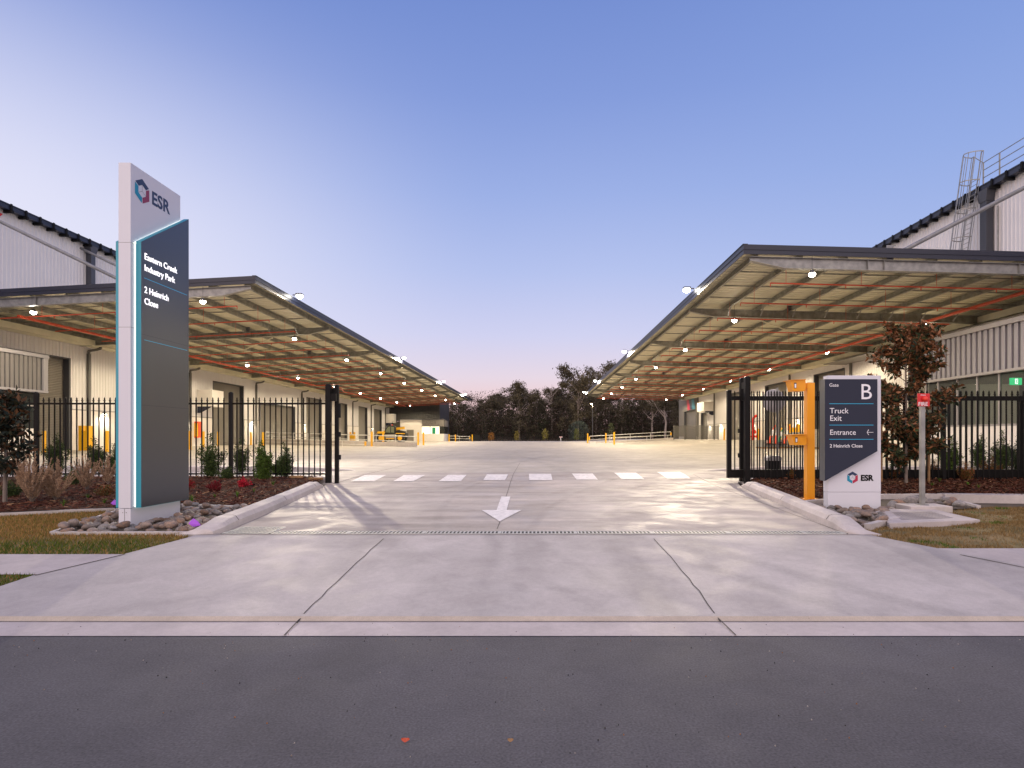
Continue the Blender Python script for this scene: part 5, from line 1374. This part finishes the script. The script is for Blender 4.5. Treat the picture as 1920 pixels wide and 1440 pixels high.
for a in ((395,902,819,55,'upright small-leaved green shrub against the fence, just right of the totem sign',GR,.045,1900),
          (452,893,828,38,'slender green shrub against the fence post, second right of the totem sign',GR,.045,1300),
          (492,906,836,62,'bright green bushy shrub against the fence, third right of the totem sign',GR2,.05,2000),
          (534,901,836,40,'dark green shrub nearest the gate post on the left',GR,.045,1500),
          (107,892,822,46,'green shrub against the fence behind the dry bushes, left of the totem sign',GR,.05,1600),
          (180,890,828,38,'green shrub against the fence just left of the totem sign',GR,.05,1400),
          (213,890,838,18,'thin green shrub half hidden by the left edge of the totem sign',GR,.05,600),
          (1782,889,828,50,'green shrub against the right fence beside the brown-leaved tree',GR2,.05,1700),
          (1838,885,822,40,'green shrub against the right fence, second from the brown-leaved tree',GR,.05,1500),
          (1880,886,816,42,'green shrub against the right fence, third from the brown-leaved tree',GR,.05,1700),
          (1912,902,815,50,'grey-green shrub at the right edge of the garden bed',[(.07,.10,.05),(.05,.075,.035)],.04,1900)):
    shrub(*a, group='green shrubs planted along the fence')
RB = [(.22,.08,.03),(.15,.10,.03),(.07,.09,.025),(.30,.10,.04)]
for a in ((1748,900,872,44,'low rusty-green bush in the mulch just right of the fire alarm post',RB,.035,900),
          (1812,908,877,46,'low rusty-green bush in the middle of the right bed',RB,.035,1000),
          (1862,902,866,48,'low rusty-green bush towards the right end of the right bed',RB,.035,1100),
          (1672,905,882,34,'low rusty bush beside the right edge of the gate sign',RB,.035,600),
          (1482,905,884,24,'small brown-green bush under the sliding gate, left of the intercom post',RB,.035,500),
          (1895,884,868,30,'low rusty bush under the tall shrubs at the far right',RB,.035,500)):
    shrub(*a, group='low rusty bushes in the right bed', stems=12, gauss=.03)
RD_ = [(.40,.015,.03),(.28,.01,.02),(.10,.08,.02)]
for a in ((357,924,907,18,'small crimson-leaved plant at the foot of the totem sign',RD_,.03,260),(405,928,910,36,'small dark crimson plant in the left bed between the totem sign and the bright one',[(.22,.01,.02),(.14,.02,.02)],.03,420),(457,922,904,26,'bright crimson-leaved plant in the left bed near the driveway kerb',[(.62,.02,.05),(.4,.015,.03)],.032,420)):
    shrub(*a, group='crimson plants in the left bed', stems=8, gauss=.025, cat='plant')
for a in ((22,938,905,40,'low olive bush under the dark-leaved young tree at the left edge',GR,.035,700),(84,922,893,44,'low olive bush between the two largest dried bushes',GR,.035,700),
          (134,918,884,44,'low olive bush right of the rounded dried bush',GR,.035,700),(196,936,915,36,'low brown-green plant beside the purple flag behind the totem',RB,.03,500),
          (330,932,908,30,'low green plant just showing behind the plinth of the totem',GR,.03,400),(520,897,868,34,'low green shrub filling the gap between the last two fence shrubs',GR2,.04,900),
          (425,905,882,30,'low green shrub under the fence post right of the totem',GR,.04,700)):
    shrub(*a, group='low bushes in the left bed', stems=12, gauss=.035)
# strappy green tufts
def tuft(px, py, h, label, col=(.09,.19,.02), n=34, grp='grass tufts in the mulch'):
    x, y = G(px, py); rnd = random.Random(int(px+py)); mb = MB(); mb.c = []
    for i in range(n):
        a = rnd.uniform(0, 6.28); r = rnd.uniform(.3, 1)*h*.7; hh = h*rnd.uniform(.5, 1); w = .004; ca, sa = math.cos(a), math.sin(a); b = rnd.uniform(.6, 1.3); p = None
        for k in range(3):
            u0, u1 = k/3, (k+1)/3; w0, w1 = w*(1-u0*.8), w*(1-u1*.8)
            x0, x1 = r*u0**1.5, r*u1**1.5; z0, z1 = hh*(u0*(1.6-.6*u0)), hh*(u1*(1.6-.6*u1))
            mb.quad((ca*x0-sa*w0,sa*x0+ca*w0,z0),(ca*x0+sa*w0,sa*x0-ca*w0,z0),(ca*x1+sa*w1,sa*x1-ca*w1,z1),(ca*x1-sa*w1,sa*x1+ca*w1,z1)); mb.c.append(tuple(v*b for v in col))
    tag(mb.build('grass_tuft', 'leaf', loc=(x, y, bedz(x, y))), label, 'plant', grp)
for px, py, h, lb in ((119,956,.13,'bright green grass tuft at the front edge of the mulch left of the totem'),(165,940,.11,'grass tuft in the mulch just behind the front one, left of the totem'),(196,951,.13,'grey-green tuft beside the purple flag left of the totem'),
                      (360,948,.17,'grass tuft hugging the right foot of the totem sign'),(403,940,.10,'small grass tuft behind the rocks, right of the totem'),(445,938,.13,'grass tuft near the driveway kerb, left one of two'),(476,931,.10,'grass tuft near the driveway kerb, right one of two'),(512,920,.13,'tall thin grass tuft closest to the gateway on the left'),
                      (1548,905,.12,'grass tuft beside the left foot of the gate sign'),(1700,915,.10,'grass tuft at the trunk of the brown-leaved tree'),(1762,912,.12,'grass tuft right of the timber stake'),(1815,920,.10,'grass tuft in the middle of the right bed'),(1835,925,.10,'green tuft near the front edging of the right bed'),(1748,921,.09,'small tuft behind the fire alarm post')):
    tuft(px, py, h, lb)
# dry feathery bushes
def dry_bush(px, pyb, pyt, wpx, label, seed, n=34):
    x, y = G(px, pyb); z = bedz(x, y); s = F/y; H = (pyb-pyt)/s; Wd = wpx/s/2; rnd = random.Random(seed)
    t = thing('dry_bush', label, 'shrub', (x, y, z), 0, 'dried feathery bushes left of the totem sign'); mb = MB(); mb.c = []; st = MB()
    for i in range(n):
        a = rnd.uniform(0, 6.28); r = Wd*rnd.uniform(.1, 1); h = H*rnd.uniform(.5, 1)*(1-.3*r/Wd)
        prev = Vector((0,0,0)); pts = [prev]
        for k in range(1, 8): u = k/7; pts.append(Vector((math.cos(a)*r*u+rnd.gauss(0,.012), math.sin(a)*r*u+rnd.gauss(0,.012), h*(u**.9))))
        st.path([tuple(p) for p in pts[:5]], .004, 4)
        for k in range(1, 7):
            for q in range(30):
                p = pts[k].lerp(pts[k+1], rnd.random()); b = rnd.uniform(.6, 1.3); l = rnd.uniform(.02, .06)*(1.1-k/10)
                d = Vector((rnd.gauss(0,.6), rnd.gauss(0,.6), rnd.uniform(.3, 1.2))).normalized()*l; wv = d.orthogonal().normalized()*.0055
                mb.quad(p-wv, p+wv, p+d+wv*.4, p+d-wv*.4); mb.c.append((.42*b, .28*b, .18*b))
    st.build('stem', 'bark', t); mb.build('foliage', 'dry', t)
dry_bush(60, 948, 838, 74, 'large dried beige bush at the left edge of the photo', 1, 44); dry_bush(104, 944, 858, 70, 'rounded dried beige bush in the middle of the dry group', 2, 40)
dry_bush(38, 930, 842, 26, 'tall narrow dried spray behind the large dried bush', 3, 16); dry_bush(163, 928, 845, 58, 'dried bush right of the rounded one', 4, 30); dry_bush(203, 918, 846, 34, 'dried bush next to the left edge of the totem sign', 5, 24)
# large-leaved trees
def magnolia(px, pyb, pyt, wpx, label, seed, cols, n=950, low=.10, leaf_s=.15):
    x, y = G(px, pyb); z = bedz(x, y); s = F/y; H = (pyb-pyt)/s; Wd = wpx/s/2; rnd = random.Random(seed)
    t = thing('magnolia_tree', label, 'tree', (x, y, z)); tr = MB(); lm = MB(); fo = MB(); fo.c = []
    tr.tube((0,0,-.05), (.01,0,H*.35), .035, 10, .026).tube((.01,0,H*.35), (0,.02,H*.7), .026, 10, .016).tube((0,.02,H*.7), (.0,0,H*.97), .016, 8, .006)
    segs = []
    for i in range(80):
        u = rnd.uniform(low, .95)**1.0; a = rnd.uniform(0, 6.28); rr = Wd*(1-.62*abs(u-.42)/.58)*rnd.uniform(.55, 1.15)
        p0 = Vector((0,0,H*u)); p1 = p0+Vector((math.cos(a)*rr, math.sin(a)*rr, rr*rnd.uniform(.15,.7))); lm.tube(p0, p1, .010, 5, .004); segs.append((p0, p1))
    for i in range(n):
        p0, p1 = rnd.choice(segs); u = rnd.uniform(.25, 1.05); p = p0.lerp(p1, u)+Vector((rnd.gauss(0,.03), rnd.gauss(0,.03), rnd.gauss(0,.03)))
        hfrac = p.z/H; c = rnd.choice(cols[0] if rnd.random() < .12+.6*hfrac else cols[1]); b = rnd.uniform(.6, 1.3)
        d = (p1-p0).normalized()
        leaf(fo, p, leaf_s*rnd.uniform(.6, 1.1), rnd, tuple(v*b for v in c), ratio=.42)
    tr.build('trunk', 'bark', t); lm.build('limb', 'twig', t); fo.build('crown', 'leaf', t)
BR = [(.26,.11,.045),(.17,.07,.03),(.36,.17,.09),(.10,.07,.03)]; DK = [(.035,.050,.025),(.02,.032,.02),(.06,.075,.03),(.12,.06,.03)]
magnolia(1699, 915, 602, 165, 'brown and dark green leaved young tree behind the gate sign', 21, (BR, DK), 11000)
magnolia(9, 948, 738, 100, 'dark-leaved young tree at the left edge of the photo beside the dry bushes', 22, ([(.12,.06,.03),(.05,.05,.03)], [(.03,.04,.03),(.02,.03,.025)]), 1700, .25)
for px, a, b, lb in ((1741.5,913,800,'orange-brown timber stake just right of the fire alarm post'),(1652.5,885,800,'timber stake showing past the right edge of the gate sign')):
    x, y = G(px, 913); y = y if a == 913 else y; h = (913-b)*y/F
    tag(MB().box(-.02,.02,-.02,.02,0,h).build('timber_stake', 'timber', loc=(x,y,bedz(x,y)-.05)), lb, 'stake', 'timber stakes of the brown-leaved tree')
# stones and timber edging at the fence foot by the gate
for px, py, lb in ((556,905,'short yellow timber offcut at the foot of the fence, nearer the gate post'),(592,908,'yellow timber offcut right beside the left gate post')):
    x, y = G(px, py); tag(MB().box(-.17,.17,-.04,.04,0,.06).build('timber_offcut', 'timber', loc=(x,y,bedz(x,y))), lb, 'timber')

# ---- gum trees beyond the yard
def gum(seed, H=14.0, spread=4.5, clumps=90, per=60, low=.12, bare=False, white=False):
    rnd = random.Random(seed); t = thing('gum_tree', 'x', 'tree'); tr = MB(); lb = MB(); cr = MB(); cr.c = []
    pts = [Vector((0,0,-1))]
    for k in range(1, 7): u = k/6; pts.append(Vector((rnd.gauss(0,.25)*u, rnd.gauss(0,.25)*u, H*.85*u)))
    r0 = .28
    for k in range(6): tr.tube(pts[k], pts[k+1], r0*(1-k/7), 8, r0*(1-(k+1)/7), False)
    tips = [pts[6]]
    for i in range(9 if not bare else 14):
        k = rnd.randint(2, 5); b = pts[k].lerp(pts[k+1] if k < 6 else pts[k], rnd.random()); a = rnd.uniform(0, 6.28); L_ = spread*rnd.uniform(.5, 1)
        q = b+Vector((math.cos(a)*L_*.45, math.sin(a)*L_*.45, L_*.45)); e = q+Vector((math.cos(a+rnd.gauss(0,.4))*L_*.45, math.sin(a+rnd.gauss(0,.4))*L_*.45, L_*rnd.uniform(.3,.9)))
        e.z = min(e.z, H*.97)
        lb.tube(b, q, .12, 6, .08, False).tube(q, e, .08, 6, .03, False); tips += [e, q.lerp(e, .5)]
        for j in range(3):
            f = q.lerp(e, rnd.uniform(.2, 1)); gz_ = f+Vector((rnd.gauss(0,1), rnd.gauss(0,1), rnd.uniform(.2,1.3))); lb.tube(f, gz_, .035, 5, .012, False); tips.append(gz_)
    if not bare:
        for i in range(clumps):
            c = rnd.choice(tips)+Vector((rnd.gauss(0,.5), rnd.gauss(0,.5), rnd.gauss(0,.35))); 
            if i % 3 == 0: c = Vector((rnd.gauss(0, spread*.42), rnd.gauss(0, spread*.42), rnd.uniform(H*low, H*.7)))
            if c.z < H*low: c.z = H*low+rnd.random()*2
            rr = rnd.uniform(.5, 1.15); tone = rnd.uniform(.55, 1.3)
            for j in range(per):
                p = c+Vector((rnd.gauss(0,rr*.5), rnd.gauss(0,rr*.5), rnd.gauss(0,rr*.35))); b = tone*rnd.uniform(.7,1.3)
                leaf(cr, p, rnd.uniform(.25,.55), rnd, (.105*b, .088*b, .055*b), ratio=.4, droop=.6)
        cr.build('crown', 'leaf', t)
    tr.build('trunk', 'bark_pale' if white else 'bark', t); lb.build('limb', 'bark_pale' if white else 'bark', t)
    return t
protos = [gum(101), gum(102, 13, 5.2, 110, 60, .08), gum(103, 15, 3.6, 60, 60, .3), gum(104, 11, 5.0, 110, 60, .05), gum(105, 15, 4.2, 50, 60, .5, white=True), gum(106, 13, 2.6, bare=True)]
PH = [14, 13, 15, 11, 15, 13]; usedp = set()
def put_tree(px, top, D, k, label, rz=0, w=1.0, group=None):
    x = X_(px, D); z = gz(x, D)-.1; H = Z_(top, D)-z; s = H/PH[k]
    o = protos[k] if k not in usedp else copy_tree(protos[k]); usedp.add(k)
    o.location = (x, D, z); o.scale = (s*w, s*w, s); o.rotation_euler = (0, 0, rz); tag(o, label, 'tree')
    if group: o['group'] = group
put_tree(1084, 693, 132, 1, 'tall leafy gum tree rising beside the tip of the right canopy', .5, .80)
put_tree(1127, 668, 150, 2, 'highest open-crowned gum tree behind the tip of the right canopy', 1.0, .95)
put_tree(1160, 690, 158, 0, 'gum tree crown showing above the slope of the right canopy edge', 2.2, .9)
put_tree(1034, 719, 140, 5, 'bare leafless tree standing between the dark gum crowns', .2, 1.1)
put_tree(974, 725, 135, 1, 'broad round-topped gum tree in the middle of the far trees', 2.0, 1.0)
put_tree(1247, 700, 128, 4, 'white-trunked gum tree under the right canopy near the grey wall', 1.3, 1.0)
put_tree(1223, 712, 134, 4, 'pale forked gum tree left of the white-trunked one', 3.0, 1.05)
put_tree(857, 754, 138, 0, 'gum tree just under the tip of the left canopy', 1.1, 1.0)
put_tree(905, 750, 140, 3, 'rounded gum tree between the left canopy tip and the broad middle tree', .4, 1.0)
put_tree(1280, 735, 126, 3, 'dark bushy tree beside the far end of the right warehouse', .9, .8)
grp = 'dark gum trees massed behind the yard'; LB = 'dark gum tree in the mass of trees beyond the yard'
rt = random.Random(5)
for px, top, D in ((835,765,150),(872,770,150),(887,762,160),(925,752,158),(940,748,146),(955,744,165),(992,738,150),(1008,745,142),(1022,748,158),(1048,752,150),(1060,742,142),(1068,735,160),(1102,720,155),(1118,735,140),(1142,728,146),(1165,735,138),(1184,725,150),(1205,735,142),(1232,725,155),(1262,735,144),(1290,738,150),(1305,740,140),(845,775,165),(915,770,170),(1000,765,172),(1080,755,172),(1150,745,170),(1210,748,172),(1260,748,170),(815,770,155),(1320,735,150)):
    put_tree(px, top+rt.uniform(-4,6), D, rt.choice((0,1,3,1,3,2)), LB, rt.uniform(0,6), rt.uniform(.95,1.3), grp)
def bushmass(name, x0, x1, y0, y1, n, h, label, seed, cols):
    rnd = random.Random(seed); mb = MB(); mb.c = []
    for i in range(n):
        cx, cy = rnd.uniform(x0, x1), rnd.uniform(y0, y1); hh = h*rnd.uniform(.4, 1); col = rnd.choice(cols); tone = rnd.uniform(.6,1.2)
        for j in range(60):
            p = Vector((cx+rnd.gauss(0,.8), cy+rnd.gauss(0,.8), gz(cx, cy)+min(.95, abs(rnd.gauss(0,.5)))*hh)); b = tone*rnd.uniform(.7,1.3)
            leaf(mb, p, rnd.uniform(.2,.45), rnd, tuple(v*b for v in col))
    return tag(mb.build(name, 'leaf'), label, 'undergrowth', kind='stuff')
bushmass('undergrowth', -34, 48, 132, 172, 2600, 12.0, 'dark undergrowth beneath the gum trees beyond the yard', 8, [(.06,.05,.035),(.05,.055,.03),(.07,.045,.035)])
bushmass('undergrowth', -24, 32, 117.5, 126, 120, .9, 'purple-brown scrub on the bank behind the far wire fence', 9, [(.09,.06,.055),(.07,.07,.035)])
for px, top, w, lb, c in ((1085,790,42,'round grey-green bush in front of the tall gum tree',[(.09,.11,.09),(.07,.09,.07)]),(1022,804,12,'young staked yellow-green tree right of the middle, before the wire fence',[(.28,.24,.06)]),(969,809,10,'small yellow-green sapling left of the middle before the wire fence',[(.22,.18,.05)]),(921,811,12,'small orange-brown sapling before the wire fence',[(.30,.14,.04)]),(1081,804,10,'small green sapling before the round grey-green bush',[(.16,.17,.05)]),(1146,794,12,'pale green sapling behind the right ramp railing',[(.18,.2,.08)])):
    D = 124 if w > 20 else 114; x = X_(px, D); z = gz(x, D); H = Z_(top, D)-z; rnd = random.Random(px)
    t = thing('bush' if w > 20 else 'sapling', lb, 'bush' if w > 20 else 'tree', (x, D, z)); mb = MB(); mb.c = []; W2 = w/2*D/F
    for i in range(2600 if w > 20 else 320):
        u = rnd.uniform(.0 if w > 20 else .25, 1); k = math.sqrt(max(0, 1-(2*u-1)**2))*.9+.1; a = rnd.uniform(0,6.28); r = W2*k*math.sqrt(rnd.random()); b = rnd.uniform(.6,1.3)
        leaf(mb, (math.cos(a)*r, math.sin(a)*r, H*u), rnd.uniform(.15,.32), rnd, tuple(v*b for v in rnd.choice(c)))
    mb.build('crown', 'leaf', t); MB().tube((0,0,-.1),(0,0,H*.6), .04, 6).build('trunk', 'bark', t)
